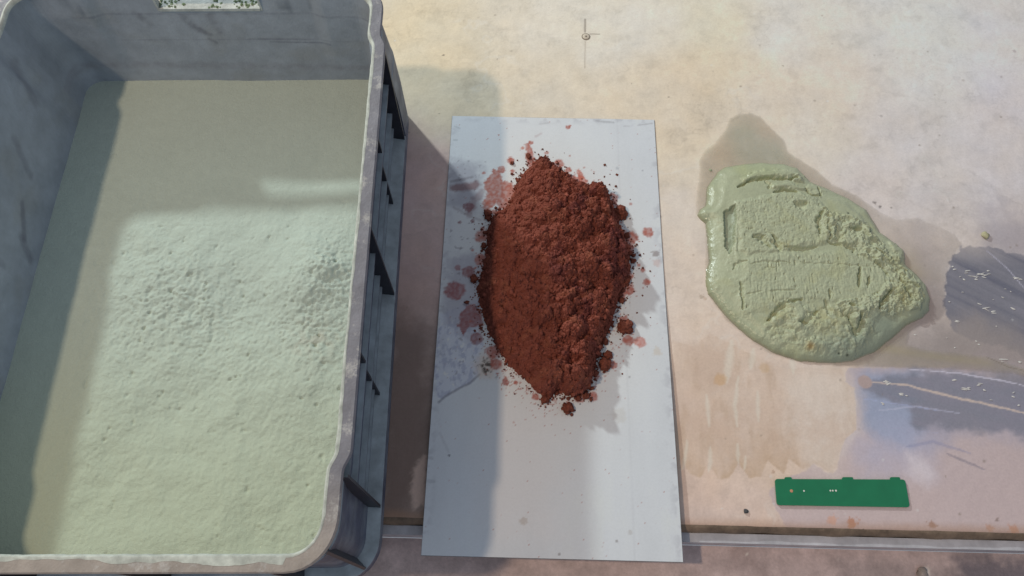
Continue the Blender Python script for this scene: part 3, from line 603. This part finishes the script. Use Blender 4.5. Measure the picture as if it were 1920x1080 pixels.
# named clods and hollows
for px_, r_, h_ in (((1018,316), .010, .005), ((1142,480), .0135, .011), ((1128,365), .010, .006), ((1090,715), .017, .010), ((1025,712), .014, .009), ((1019,598), .008, .006), ((1025,405), .014, .004), ((1100,500), .012, .006), ((1125,520), .010, .006), ((1150,595), .009, .005), ((1075,620), .011, .005), ((1040,640), .009, .005), ((1170,470), .009, .006), ((985,560), .012, .004), ((1060,560), .010, .005), ((1120,580), .012, .005), ((1100,660), .010, .005), ((1115,415), .012, .004)):
    c = P(px_, .02 if 940 < px_[0] < 1120 and 350 < px_[1] < 700 else .008)[0]
    t = np.hypot(X-c[0], Y-c[1])/r_*(1+.25*fbm(X, Y, .006, 3, 136)); hh += np.where(dn > -.001, h_*np.sqrt(np.clip(1-t*t, 0, 1)), 0)
for px_, r_, h_ in (((1113,537), .010, .007), ((1048,652), .006, .006), ((1072,683), .006, .007), ((1047,725), .005, .008), ((1050,740), .004, .008), ((1052,600), .006, .004), ((1130,510), .006, .004), ((1085,570), .006, .004), ((1000,670), .005, .003)):
    c = P(px_, .015)[0]; hh -= h_*np.exp(-((X-c[0])**2+(Y-c[1])**2)/r_**2)
dd_ = sstep(.0, .004, dn)
hh += dd_*(.75+.35*big)*(.0034*fbm(X, Y, .011, 5, 150, .7)+.0016*(.5-np.abs(fbm(X, Y, .006, 4, 153, .65))*2))
crev = np.exp(-(fbm(X, Y, .016, 4, 138, .6)/.05)**2)*sstep(-.1, .3, fbm(X, Y, .03, 2, 139)); hh -= .0024*crev*dd_*(.4+.6*big)
hh = np.where(dn > 0, np.maximum(hh, .0004), -.002)
rc_ = np.ones(X.shape+(3,))*np.array([.250, .077, .055])
v1 = fbm(X, Y, .025, 4, 141, .6); v2 = clods(wx, wy, .009, 7)
rc_ *= (1+.16*v1+.10*(v2-.4)+.12*fbm(X, Y, .006, 3, 142))[..., None]
rc_ = mixc(rc_, .8*sstep(.05, .4, fbm(X, Y, .03, 4, 143))*big, (.175, .055, .052))
rc_ = mixc(rc_, .7*sstep(.1, .45, fbm(X, Y, .014, 3, 144)), (.33, .115, .075))
me = grid_mesh('red_heap', X, Y, hh+sheetz(Y)+.0003, keep=hh > 0, attrs={'stain': np.clip(rc_, .01, .6)})
m_red = material('red_brown_powder', attr='stain', rough=.95, var=.14, var_scale=600, bump=[(700, .0010), (1800, .0004)], spec=.08)
heap = obj('red_powder_heap', me, m_red, label='clumpy red brown powder heap in the middle of the pale metal sheet', category='powder heap')
def lump_mesh(name, r, seed, flat=.75, sub=4, col=(.22, .070, .048)):
    import bmesh
    bm = bmesh.new(); bmesh.ops.create_icosphere(bm, subdivisions=sub, radius=1)
    V = np.array([v.co[:] for v in bm.verts]); s = seed*3.1
    n = gnoise(V[:, 0]*1.4+s, V[:, 1]*1.4+V[:, 2]*1.1, seed)*.32+gnoise(V[:, 0]*3.3+s, V[:, 1]*3.3+V[:, 2]*2.7, seed+5)*.22+gnoise(V[:, 2]*7+s, V[:, 1]*7+V[:, 0]*5, seed+9)*.16+gnoise(V[:, 2]*15+s+V[:, 1]*9, V[:, 1]*13+V[:, 0]*11, seed+2)*.10
    V = V*(1+n)[:, None]*r; V[:, 2] = np.maximum(V[:, 2]*flat, -.35*r)
    V[:, 2] -= V[:, 2].min()
    for v, c in zip(bm.verts, V): v.co = c
    me = bpy.data.meshes.new(name); bm.to_mesh(me); bm.free()
    me.polygons.foreach_set('use_smooth', [True]*len(me.polygons))
    at = me.attributes.new('stain', 'FLOAT_COLOR', 'POINT'); cc = np.array(col)*(1+.3*gnoise(V[:, 0]/r*2+s, V[:, 1]/r*2, seed))[:, None]
    at.data.foreach_set('color', np.concatenate([np.clip(cc, .01, .8), np.ones((len(cc), 1))], 1).astype(np.float32).ravel()); return me
G1 = 'red powder lumps fallen beside the heap'
for k, (px_, r_, lab) in enumerate((
    ((1163,396), .0078, 'red brown lump off the upper right edge of the heap with dust below'),
    ((1134,684), .0062, 'round dark red lump beside a pale red dust spot low right of the heap'),
    ((1116,700), .0034, 'small dark red lump between the lower right lump and the heap'),
    ((1064,766), .0055, 'squarish dark red lump in front of the pointed front end of the heap'),
    ((1022,750), .0042, 'flat dark red lump at the left of the front tip of the heap'),
    ((1172,612), .0075, 'large red lump at the right side of the heap with pink dust to its right'),
    ((1141,665), .0040, 'small red lump just above the round lump at lower right of the heap'),
    ((915,398), .0046, 'small dark red lump left of the upper shoulder of the heap'),
    ((907,458), .0030, 'tiny dark red lump touching the left edge of the heap above a dust spot'),
    ((888,520), .0040, 'dark red lump on the left edge of the heap above the largest dust blot'),
    ((1174,525), .0044, 'red lump on the right edge of the heap beside the pink smear'),
    ((1098,742), .0034, 'small red lump at the lower right front end of the heap'),
    ((1160,452), .0036, 'small red lump above the tall upright clod on the right edge'),
    ((960,302), .0022, 'tiny red lump on a dust spot above and left of the heap'))):
    c = P(px_, .006)[0]
    o = obj('red_powder_lump', lump_mesh('red_powder_lump', r_, k+1), m_red, label=lab, category='powder lump', group=G1)
    o.location = (c[0], c[1], sheetz(c[1])+.0004)
# clinging granules on the heap's surface
def ico(sub):
    import bmesh
    bm = bmesh.new(); bmesh.ops.create_icosphere(bm, subdivisions=sub, radius=1); V_ = np.array([v.co[:] for v in bm.verts]); F_ = np.array([[v.index for v in f.verts] for f in bm.faces]); bm.free(); return V_, F_
IV, IF = ico(2); IV1, IF1 = ico(1); VV = []; FF = []; CC = []; nb = 0
jj, ii = np.nonzero(hh > .001)
for k in range(9000):
    q = rng.integers(len(jj)); j, i = jj[q], ii[q]; coarse = big[j, i]
    sz = min(.00045*(1+rng.pareto(3.0))*(1+.5*coarse), .0024)
    tv, tf_ = (IV, IF) if sz > .0013 else (IV1, IF1)
    sd = rng.integers(60); n_ = gnoise(tv[:, 0]*1.6+sd, tv[:, 1]*1.6+tv[:, 2]*1.3, int(sd))*.55+gnoise(tv[:, 2]*3.5+sd, tv[:, 1]*3.5-tv[:, 0]*2.2, 3)*.45+rng.normal(0, .10, len(tv))
    T = tv*(1+n_)[:, None]*sz*rng.uniform(.7, 1.25, 3)
    T = T+[X[j, i], Y[j, i], hh[j, i]+sheetz(Y[j, i])+sz*rng.uniform(-.5, .15)]
    VV.append(T); FF.append(tf_+nb); nb += len(T); CC.append(np.tile(rc_[j, i]*rng.uniform(.72, 1.35), (len(T), 1)))
me = mesh_from('granules', np.concatenate(VV), np.concatenate(FF), {'stain': np.concatenate(CC)})
HEAP_GRAN = obj('granules', me, m_red, heap, kind='stuff')
# loose grains, too many to count
V = []; Fc = []; tet = np.array([(1, 1, .1), (-1, 1, .2), (-1, -1, .1), (1, -1, .2), (0, 0, 1.3)], float); tf = [(0, 1, 4), (1, 2, 4), (2, 3, 4), (3, 0, 4)]
for k in range(520):
    i = rng.integers(len(op)); p = op[i]+(op[(i+1) % len(op)]-op[i])*rng.random(); cen = op.mean(0); o_ = (p-cen)/np.linalg.norm(p-cen)
    q = p+o_*abs(rng.normal(0, .004 if rng.random() < .85 else .016))+rng.normal(0, .001, 2)
    if not (SX0+.003 < q[0] < SX1-.003): continue
    s = rng.uniform(.0002, .0009)*(1 if rng.random() < .93 else 1.8); a = rng.uniform(0, 6.3); R_ = np.array([[math.cos(a), -math.sin(a), 0], [math.sin(a), math.cos(a), 0], [0, 0, 1]])
    T = (tet*rng.uniform(.7, 1.2, (5, 3)))@R_.T*s*np.array([1, 1, 1.0])+[q[0], q[1], sheetz(q[1])+.0003]
    b = len(V); V += list(T); Fc += [(b+a_, b+b_, b+c_) for a_, b_, c_ in tf]
for k in range(420):
    i = rng.integers(len(op)); p = op[i]+(op[(i+1) % len(op)]-op[i])*rng.random(); o_ = (p-cen)/np.linalg.norm(p-cen)
    q = p+o_*rng.normal(.001, .0028)+rng.normal(0, .001, 2); sz = min(.0006*(1+rng.pareto(2.2)), .0032)
    if rng.random() < .14: q = q+o_*rng.uniform(.003, .014)
    if not (SX0+.003 < q[0] < SX1-.003): continue
    sd = int(rng.integers(60)); n_ = gnoise(IV[:, 0]*1.6+sd, IV[:, 1]*1.6+IV[:, 2]*1.3, sd)*.55+gnoise(IV[:, 2]*3.5+sd, IV[:, 1]*3.5-IV[:, 0]*2.2, 3)*.45+rng.normal(0, .08, len(IV))
    T = IV*(1+n_)[:, None]*sz*rng.uniform(.7, 1.25, 3)*[1, 1, .8]; T = T+[q[0], q[1], sheetz(q[1])+.0003+sz*.45]; b = len(V); V += list(T); Fc += [tuple(b+f) for f in IF]
me = mesh_from('red_grains', V, Fc, {'stain': np.tile([.20, .064, .044], (len(V), 1))})
obj('red_powder_grains', me, m_red, label='loose red brown grains scattered on the sheet around the heap', category='powder', kind='stuff')

# ================================================================== WET FILM + PASTE
fo = [(1368,222),(1382,214),(1405,212),(1425,218),(1440,235),(1452,245),(1470,262),(1478,285),(1500,300),(1530,318),(1560,345),(1605,365),(1650,398),(1680,412),(1720,408),(1760,425),(1790,440),(1803,458),(1782,490),(1774,520),(1772,560),(1772,585),(1762,600),(1725,612),(1706,625),(1702,645),(1730,655),(1790,660),(1850,668),(1990,712),(1990,722),(1900,702),(1800,694),(1700,690),(1580,688),(1500,680),(1440,662),(1400,634),(1360,600),(1330,560),(1322,500),(1322,430),(1316,412),(1304,400),(1303,380),(1310,340),(1310,300),(1320,282),(1340,268),(1358,245)]
fp = P(fo)
X, Y = grid(np.arange(fp[:, 0].min()-.004, .50, .0011), np.arange(fp[:, 1].min()-.004, fp[:, 1].max()+.004, .0011))
d = segd(X, Y, fp)+.0012*fbm(X, Y, .012, 3, 151)
fc = np.ones(X.shape+(3,))*alb(158, 149, 134)
def zb(px, r, z=0): c = P(px, z)[0]; return np.exp(-((X-c[0])**2+(Y-c[1])**2)/r**2)
fc = mixc(fc, np.clip(zb((1395,255), .022)+zb((1400,285), .02)+zb((1450,290), .02), 0, 1)*.85, alb(142, 146, 128))
fc = mixc(fc, np.clip(zb((1440,245), .014)+zb((1350,285), .02), 0, 1)*.6, alb(160, 144, 124))
fc = mixc(fc, np.clip(zb((1740,560), .025)+zb((1730,460), .03)+zb((1760,620), .03), 0, 1)*.9, alb(142, 132, 132))
fc = mixc(fc, np.clip(zb((1700,475), .012)+zb((1712,510), .012), 0, 1)*.6, alb(150, 138, 100))
fc = mixc(fc, line_mask(X, Y, [(1640,652),(1700,660),(1780,672),(1850,680)], .004, soft=.004)*.7, alb(164, 154, 122))
fa = sstep(0, .0030, d)*(.72+.28*sstep(0, .012, d))*(.44+.10*fbm(X, Y, .02, 3, 152)); fa = fa*(1-.45*zb((1660,430), .03))*(1-.6*zb((1760,445), .035))
fa = fa+.12*np.exp(-((d-.0008)/.0009)**2)*sstep(0, .0006, d)
Z = .0006+.0007*sstep(0, .003, d)
m_film = material('wet_slurry_film', attr='stain', rough=.14, alpha_attr='cover', var=.05, var_scale=200, spec=.5, bump=[(90, .0002)])
obj('slurry_film', grid_mesh('slurry_film', X, Y, Z, keep=d > 0, attrs={'stain': np.clip(fc, .01, .8), 'cover': np.clip(fa, 0, .9)}), m_film,
    label='thin murky wet film seeping out around the green paste on the table', category='puddle')

ol = P([(1345,322),(1360,312),(1390,307),(1430,304),(1470,306),(1495,314),(1508,326),(1520,340),(1545,350),(1590,370),(1625,392),(1640,415),(1652,435),(1680,455),(1695,470),(1700,495),(1722,515),(1738,535),(1746,560),(1744,582),(1730,596),(1700,610),(1672,636),(1640,660),(1600,676),(1560,680),(1500,677),(1450,660),(1410,636),(1370,602),(1345,572),(1328,550),(1323,528),(1324,508),(1330,490),(1326,450),(1323,418),(1314,410),(1308,402),(1312,392),(1322,385),(1326,350)], .002)
X, Y = grid(np.arange(ol[:, 0].min()-.004, ol[:, 0].max()+.004, .00055), np.arange(ol[:, 1].min()-.004, ol[:, 1].max()+.004, .00055))
d = segd(X, Y, ol)+.0009*fbm(X, Y, .014, 3, 161)
ZP = .010
def pm(px, soft=.0012, rag=.0012, rs=.006, seed=0): return poly_mask(X, Y, px, ZP, soft, rag, rs, seed)
def lm(px, w, soft=None, rag=.0005, seed=0): return taper_mask(X, Y, px, w*1.25, ZP, .75 if soft is None else .9, .7, (seed+int(px[0][0])) % 89, .0016)
h = .0085*(1-np.exp(-np.maximum(d, 0)/.0055))+.0035*sstep(.005, .04, d)
h += .0010*fbm(X, Y, .03, 3, 162)+.00045*np.sin(d/.0021+3*fbm(X, Y, .04, 2, 191))*sstep(.003, .007, d)*sstep(.030, .016, d)*sstep(-.2, .3, fbm(X, Y, .05, 2, 192))
rgh = np.zeros(X.shape)
upA = pm([(1380,380),(1420,374),(1450,366),(1500,362),(1530,372),(1552,400),(1568,430),(1560,448),(1548,458),(1505,462),(1480,470),(1455,474),(1400,478),(1388,470),(1384,430)], rag=.004, rs=.010, seed=1, soft=.0028)
upB = pm([(1395,488),(1450,478),(1560,474),(1640,478),(1690,500),(1700,530),(1680,556),(1640,560),(1600,570),(1560,566),(1510,562),(1480,572),(1455,578),(1410,586),(1394,590),(1386,560),(1392,520)], rag=.003, rs=.010, seed=2, soft=.0034)
upC = pm([(1540,392),(1575,402),(1612,412),(1640,440),(1668,470),(1700,505),(1660,505),(1610,478),(1575,462),(1545,440)], rag=.006, rs=.010, seed=3)
upD = pm([(1690,505),(1715,510),(1738,548),(1730,575),(1700,580),(1680,600),(1640,580),(1600,600),(1570,590),(1560,570),(1640,556)], rag=.006, rs=.012, seed=4)
smooth_top = pm([(1345,365),(1370,335),(1420,318),(1480,312),(1505,330),(1495,352),(1440,372),(1380,382)], soft=.006, rag=.001)
h += .0018*upA+.0011*upB+.0022*upC+.0018*upD
upE = pm([(1440,605),(1470,578),(1500,590),(1560,575),(1620,600),(1650,625),(1600,660),(1520,660),(1470,645),(1430,630)], soft=.004, rag=.008, rs=.012, seed=5)
rgh = np.clip(upE*.15+upA*.8+upB*.7+upC*.8+upD*.6, 0, 1.4)
gr = fbm(X, Y*1.0, .0060, 4, 163, .65)
h += rgh*(.0011*gr+.0006*clods(X, Y, .0040, 10))
cre = np.exp(-(fbm(X, Y, .009, 3, 190, .6)/.07)**2); h -= (.8*upC+.8*upD+.35*upE+.2*upA)*.0016*cre
tear = fbm(X+.3*Y, Y-.3*X, .013, 3, 164, .5); h += (upC+upD*.9+upE*.55+.35*upA*sstep(P((1500,400))[0][0]-.01, P((1500,400))[0][0]+.02, X))*(.0034*np.abs(tear)**.7*np.sign(tear))
comb = gnoise(X/.0028, Y/.012, 3)+.6*gnoise(X/.0016, Y/.006, 4); h += .00038*comb*(upB*(.5+1.0*sstep(-.2,.4,fbm(X, Y, .02, 3, 180)))+.3*upA)
hstr = gnoise(X/.03, Y/.0032, 5); h += .0003*hstr*(upA+upB)*sstep(-.1,.4,fbm(X, Y, .025, 3, 181))
pits = sstep(.34, .55, fbm(X*1.7, Y*.7, .0045, 2, 165)); h -= .0018*pits*(.5*upA+upB*.9*sstep(-.3, .3, fbm(X, Y, .02, 2, 166)))
for pts, w, dz in (([(1405,497),(1440,492),(1480,495)], .0008, -.0010), ([(1500,495),(1560,497)], .0007, -.0007), ([(1570,498),(1640,503)], .0008, -.0008), ([(1400,552),(1425,550)], .0009, -.0010), ([(1440,548),(1490,546)], .0009, -.0010), ([(1454,492),(1455,512)], .0007, -.0012), ([(1440,492),(1440,505),(1450,506)], .0006, -.001),
    ([(1385,350),(1410,338),(1440,334),(1480,336),(1495,332)], .0015, -.0045), ([(1395,338),(1420,327),(1470,324),(1495,326)], .0035, .0022), ([(1450,362),(1470,357),(1495,360)], .0014, -.0042), ([(1445,352),(1475,348),(1505,354)], .002, .0020),
    ([(1435,340),(1444,348),(1440,356)], .0016, -.0018), ([(1412,447),(1428,450),(1436,458),(1442,466)], .0022, -.0045), ([(1448,444),(1455,458),(1460,472)], .0022, -.0050), ([(1410,443),(1432,444)], .0010, -.003),
    ([(1440,600),(1452,588),(1465,574),(1478,568),(1500,564)], .0016, -.0040), ([(1388,530),(1392,560),(1394,578)], .0012, -.0030), ([(1500,605),(1520,596),(1532,585)], .0020, -.0032), ([(1545,566),(1556,590)], .002, -.0030), ([(1495,605),(1512,606)], .0018, -.003),
    ([(1668,546),(1656,562),(1646,578)], .0020, -.0060), ([(1612,505),(1608,540)], .0014, -.0045), ([(1628,520),(1626,540)], .0011, -.0040), ([(1638,492),(1652,506),(1664,520)], .0012, -.0045), ([(1685,520),(1700,545),(1712,560)], .0014, -.0040), ([(1700,530),(1722,540)], .0012, -.003),
    ([(1590,595),(1600,612),(1608,625),(1614,605),(1612,590)], .0018, -.0045), ([(1590,572),(1600,575)], .0018, -.004), ([(1590,430),(1614,432),(1626,446)], .0014, -.0030), ([(1550,455),(1580,462),(1600,470),(1596,474)], .0013, -.0030), ([(1540,400),(1530,418),(1536,440)], .0018, -.0045), ([(1548,420),(1556,450)], .0014, -.0040),
    ([(1488,384),(1500,388),(1510,382)], .0028, -.0042), ([(1510,352),(1522,366)], .0010, -.0040), ([(1522,366),(1540,366),(1536,348)], .0008, -.003), ([(1640,470),(1665,492)], .0010, -.0045), ([(1470,466),(1500,470),(1530,464)], .0015, -.0025), ([(1375,505),(1380,496),(1400,490)], .0012, -.0018),
    ([(1552,545),(1556,560)], .0012, -.003), ([(1585,610),(1600,640),(1606,650)], .0010, .0015), ([(1630,610),(1640,620)], .001, .001)):
    h += dz*lm(pts, w, seed=int(w*1e5))
for pts, w, dz in (([(1622,470),(1650,478),(1668,492)], .0032, .0030), ([(1590,425),(1615,422),(1630,445)], .0034, .0026), ([(1672,455),(1692,470),(1682,488)], .0042, .0024), ([(1495,330),(1500,336)], .0042, .0034), ([(1516,350),(1532,352),(1536,366)], .0042, .0014), ([(1690,512),(1712,528),(1722,556)], .0050, .0022),
    ([(1650,555),(1630,600),(1620,625)], .004, .0020), ([(1480,572),(1500,590),(1490,612)], .0065, .0026), ([(1438,612),(1462,596),(1480,585)], .0030, .0014), ([(1590,580),(1610,585),(1600,605)], .0042, .0022), ([(1520,640),(1540,645)], .005, .0018), ([(1575,645),(1600,648),(1620,636)], .006, .0014), ([(1475,622),(1492,632)], .0025, .0018),
    ([(1380,470),(1384,500)], .002, .0006), ([(1378,384),(1380,440),(1380,470)], .0014, .0012), ([(1335,408),(1345,450),(1350,500),(1370,560),(1400,600)], .008, -.0008)):
    h += dz*lm(pts, w, soft=w, rag=.0016, seed=int(w*2e5))
rec = pm([(1357,398),(1366,392),(1378,384),(1380,410),(1377,435),(1376,455),(1369,474),(1361,462),(1360,430)], soft=.0012, rag=.0022, rs=.004, seed=6); h -= .0052*rec; h += rec*.0008*clods(X, Y, .005, 12)
low = pm([(1440,640),(1520,620),(1600,650),(1560,672),(1480,668)], soft=.006, rag=.006, seed=7); h += low*.0010*fbm(X, Y, .008, 4, 166)
gl = fbm(X, Y, .007, 3, 167)
edge_f = sstep(.010, .0, d)
h = np.where(d > 0, np.maximum(h, .0003), -.001)
pc = np.ones(X.shape+(3,))*np.array([.450, .480, .330])
pc *= (1+.06*fbm(X, Y, .02, 4, 171)+.07*fbm(X, Y, .004, 3, 172))[..., None]
pc = mixc(pc, .5*sstep(.05, .45, fbm(X, Y, .03, 4, 173)), (.45, .46, .27))
pc = mixc(pc, .55*edge_f, (.29, .33, .22)); pc = mixc(pc, .55*sstep(.0028, 0, d), (.30, .27, .17))
def zb2(px, r): c = P(px, ZP)[0]; return np.exp(-((X-c[0])**2+(Y-c[1])**2)/r**2)
pc = mixc(pc, np.clip(zb2((1520,650), .007)+zb2((1470,458), .008)+zb2((1560,600), .016)+zb2((1590,640), .01)+zb2((1700,560), .012)+zb2((1455,590), .016), 0, 1)*.5*sstep(-.3, .2, gl), (.44, .41, .20))
pc = mixc(pc, .6*rec, (.27, .32, .24)); pc = mixc(pc, zb2((1520,648), .0035), (.42, .30, .12)); pc = mixc(pc, np.clip(zb2((1660,610), .018)+zb2((1620,655), .022)+zb2((1580,665), .02)+zb2((1735,580), .014), 0, 1)*.7, (.26, .31, .25))
pc = mixc(pc, np.clip(zb2((1440,322), .014)+zb2((1400,320), .012), 0, 1)*.4, (.42, .46, .24))
for px_ in ((1592,663), (1590,400), (1576,660)): pc = mixc(pc, zb2(px_, .0012), (.05, .06, .04))
pr = .50-.32*edge_f-.08*(1-np.clip(rgh, 0, 1))-.12*smooth_top+.1*np.clip(rgh, 0, 1); 
m_paste = material('wet_green_paste', attr='stain', rough_attr='sheen', var=.05, var_scale=500, bump=[(450, .0005)], spec=.5)
obj('green_paste', grid_mesh('green_paste', X, Y, h+.0002, keep=h > 0, attrs={'stain': np.clip(pc, .01, .8), 'sheen': np.clip(pr, .12, .9)}), m_paste,
    label='wet pale green paste mound with trowel marks and torn surface', category='paste')

# ================================================================== CIRCUIT BOARD STRIP
bp_ = P([(1462,899),(1697,899),(1706,951),(1463,947),(1456,938),(1453,905)], .002)
def prism(name, pts, z0, z1):
    n = len(pts); V = [(p[0], p[1], z0) for p in pts]+[(p[0], p[1], z1) for p in pts]
    me = bpy.data.meshes.new(name); me.from_pydata(V, [], [list(range(n-1, -1, -1)), list(range(n, 2*n))]+[(i, (i+1) % n, n+(i+1) % n, n+i) for i in range(n)])
    me.validate(); return me
board = thing('circuit_board', 'narrow green bare circuit board strip lying near the front edge of the table', 'circuit board')
m_pcb = material('green_solder_mask', base=(.014, .195, .090), rough=.33, var=.08, var_scale=60, spec=.5)
def rnd(poly, r=.002, n=4):
    out = []
    m = len(poly)
    for i in range(m):
        a = np.array(poly[i-1]); b = np.array(poly[i]); c = np.array(poly[(i+1) % m])
        p = b+(a-b)/np.linalg.norm(a-b)*r; q = b+(c-b)/np.linalg.norm(c-b)*r
        for k in range(n+1): t = k/n; out.append((1-t)**2*p+2*t*(1-t)*b+t*t*q)
    return out[::-1] if sum(out[i][0]*out[(i+1) % len(out)][1]-out[(i+1) % len(out)][0]*out[i][1] for i in range(len(out))) < 0 else out
obj('board_body', prism('board_body', rnd(P([(1453,898),(1697,899),(1706,951),(1457,947)], .002), .0028), .0004, .0020), m_pcb, board)
for a, b in ((1471, 1485), (1579, 1600), (1669, 1688)):
    obj('tab', prism('tab', rnd(P([(a+1,894.5),(b-1,894.5),(b,900),(a,900)], .002), .0009, 3), .0005, .00195), m_pcb, board)
m_cu = material('copper_pad', base=(.62, .30, .18), rough=.4); m_wp = material('tinned_pad', base=(.80, .80, .74), rough=.35)
for px_, r_, m_ in (((1484,920.5), .00145, m_cu), ((1507.5,920.5), .0008, m_wp), ((1557,920), .0008, m_wp), ((1561.5,920), .0008, m_wp), ((1567.5,920), .0009, m_wp)):
    c = P(px_, .002)[0]; obj('solder_pad', disc_mesh('solder_pad', c[0], c[1], r_, .0019, .00215, 14), m_, board)

# ================================================================== SMALL BITS
m_bit = material('crumb_mix', attr='stain', rough=.8, var=.15, var_scale=500, bump=[(800, .0004)])
def bit(name, px, r, seed, col_, lab, cat, z=0.0, **kw):
    c = P(px, z)[0]; o = obj(name, lump_mesh(name, r, seed, .6, 2, col_), m_bit, label=lab, category=cat, **kw); o.location = (c[0], c[1], z+.0002); return o
bit('paste_crumb', (1846,442), .0040, 3, (.50, .47, .30), 'yellowish green paste crumb at the right of the table above the dark metal', 'crumb')
bit('dark_chip', (1398,959), .0022, 5, (.08, .08, .09), 'small black chip between the metal sheet and the green board near the table edge', 'chip')
bit('paste_crumb', (1332,320), .0018, 8, (.40, .45, .30), 'tiny green paste crumb left of the top of the green mound', 'crumb')
bit('peeling_flake', (1728,1074), .0050, 9, (.34, .29, .27), 'curled pale flake on the lower ledge in front of the table', 'flake', z=-.030)
# small raised white flecks on the dark metal
V = []; Fc = []
fl_px = [(1790,505,8),(1812,512,14),(1822,518,16),(1830,524,12),(1838,514,18),(1845,520,9),(1852,508,10),(1800,519,6),(1808,525,8),(1786,500,5),(1805,548,5),(1880,558,6),(1836,570,9),(1848,580,18),(1862,584,10),(1900,580,10),(1905,521,12),(1912,524,10),(1862,562,5),(1795,602,8),(1868,612,5),(1830,640,6),(1835,646,6),(1878,674,12),(1885,674,14),(1912,680,8),
         (1790,712,10),(1808,728,14),(1816,730,10),(1845,731,8),(1858,750,6),(1835,722,10),(1900,736,8),(1660,716,10),(1666,720,12),(1690,738,14),(1700,742,6),(1655,756,8),(1775,634,4),(1716,628,5),(1885,542,4),(1895,547,5),(1780,566,5),(1910,760,6),(1790,652,4)]
for x0, y0, L_ in fl_px:
    for rep in range(2 if L_ > 7 else 1):
        c = P((x0+rng.normal(0, 2*rep), y0+rng.normal(0, 3*rep)))[0]; a = rng.normal(-.1, .25); n = 8; b = len(V); l_ = L_*.5*.00050*rng.uniform(.6, 1.1); w_ = .00060*rng.uniform(.6, 1.4)
        for k in range(n): t = k*2*math.pi/n; u, v = l_*math.cos(t)*(1+.2*rng.normal()), w_*math.sin(t); V.append((c[0]+u*math.cos(a)-v*math.sin(a), c[1]+u*math.sin(a)+v*math.cos(a), .0003))
        V.append((c[0], c[1], .0010)); Fc += [(b+k, b+(k+1) % n, b+n) for k in range(n)]
m_fleck = material('fleck_white', base=(.72, .70, .68), rough=.6)
obj('white_flecks', mesh_from('white_flecks', V, Fc), m_fleck, label='tiny white flecks on the dark bare metal right of the paste', category='residue', kind='stuff')
# green powder crumbs caught on the handle slot
V = []; Fc = []
for k in range(70):
    u = h0+(h1-h0)*rng.choice([.04, .15, .55, .8, .93])+rng.normal(0, .004); u = min(max(u, h0), h1); v = CL-rng.uniform(.003, .0135); s_ = rng.uniform(.0004, .0016); x, y = cl2w(u, v); a = rng.uniform(0, 6.3)
    R_ = np.array([[math.cos(a), -math.sin(a), 0], [math.sin(a), math.cos(a), 0], [0, 0, 1]]); T = (tet*rng.uniform(.7, 1.2, (5, 3)))@R_.T*s_+[x, y, hz0+.0003]
    b = len(V); V += list(T); Fc += [(b+a_, b+b_, b+c_) for a_, b_, c_ in tf]
obj('slot_crumbs', mesh_from('slot_crumbs', V, Fc, {'stain': np.tile([.16, .22, .13], (len(V), 1))}), m_bit, label='dark green crumbs lying in the handle slot of the crate wall', category='crumbs', kind='stuff')
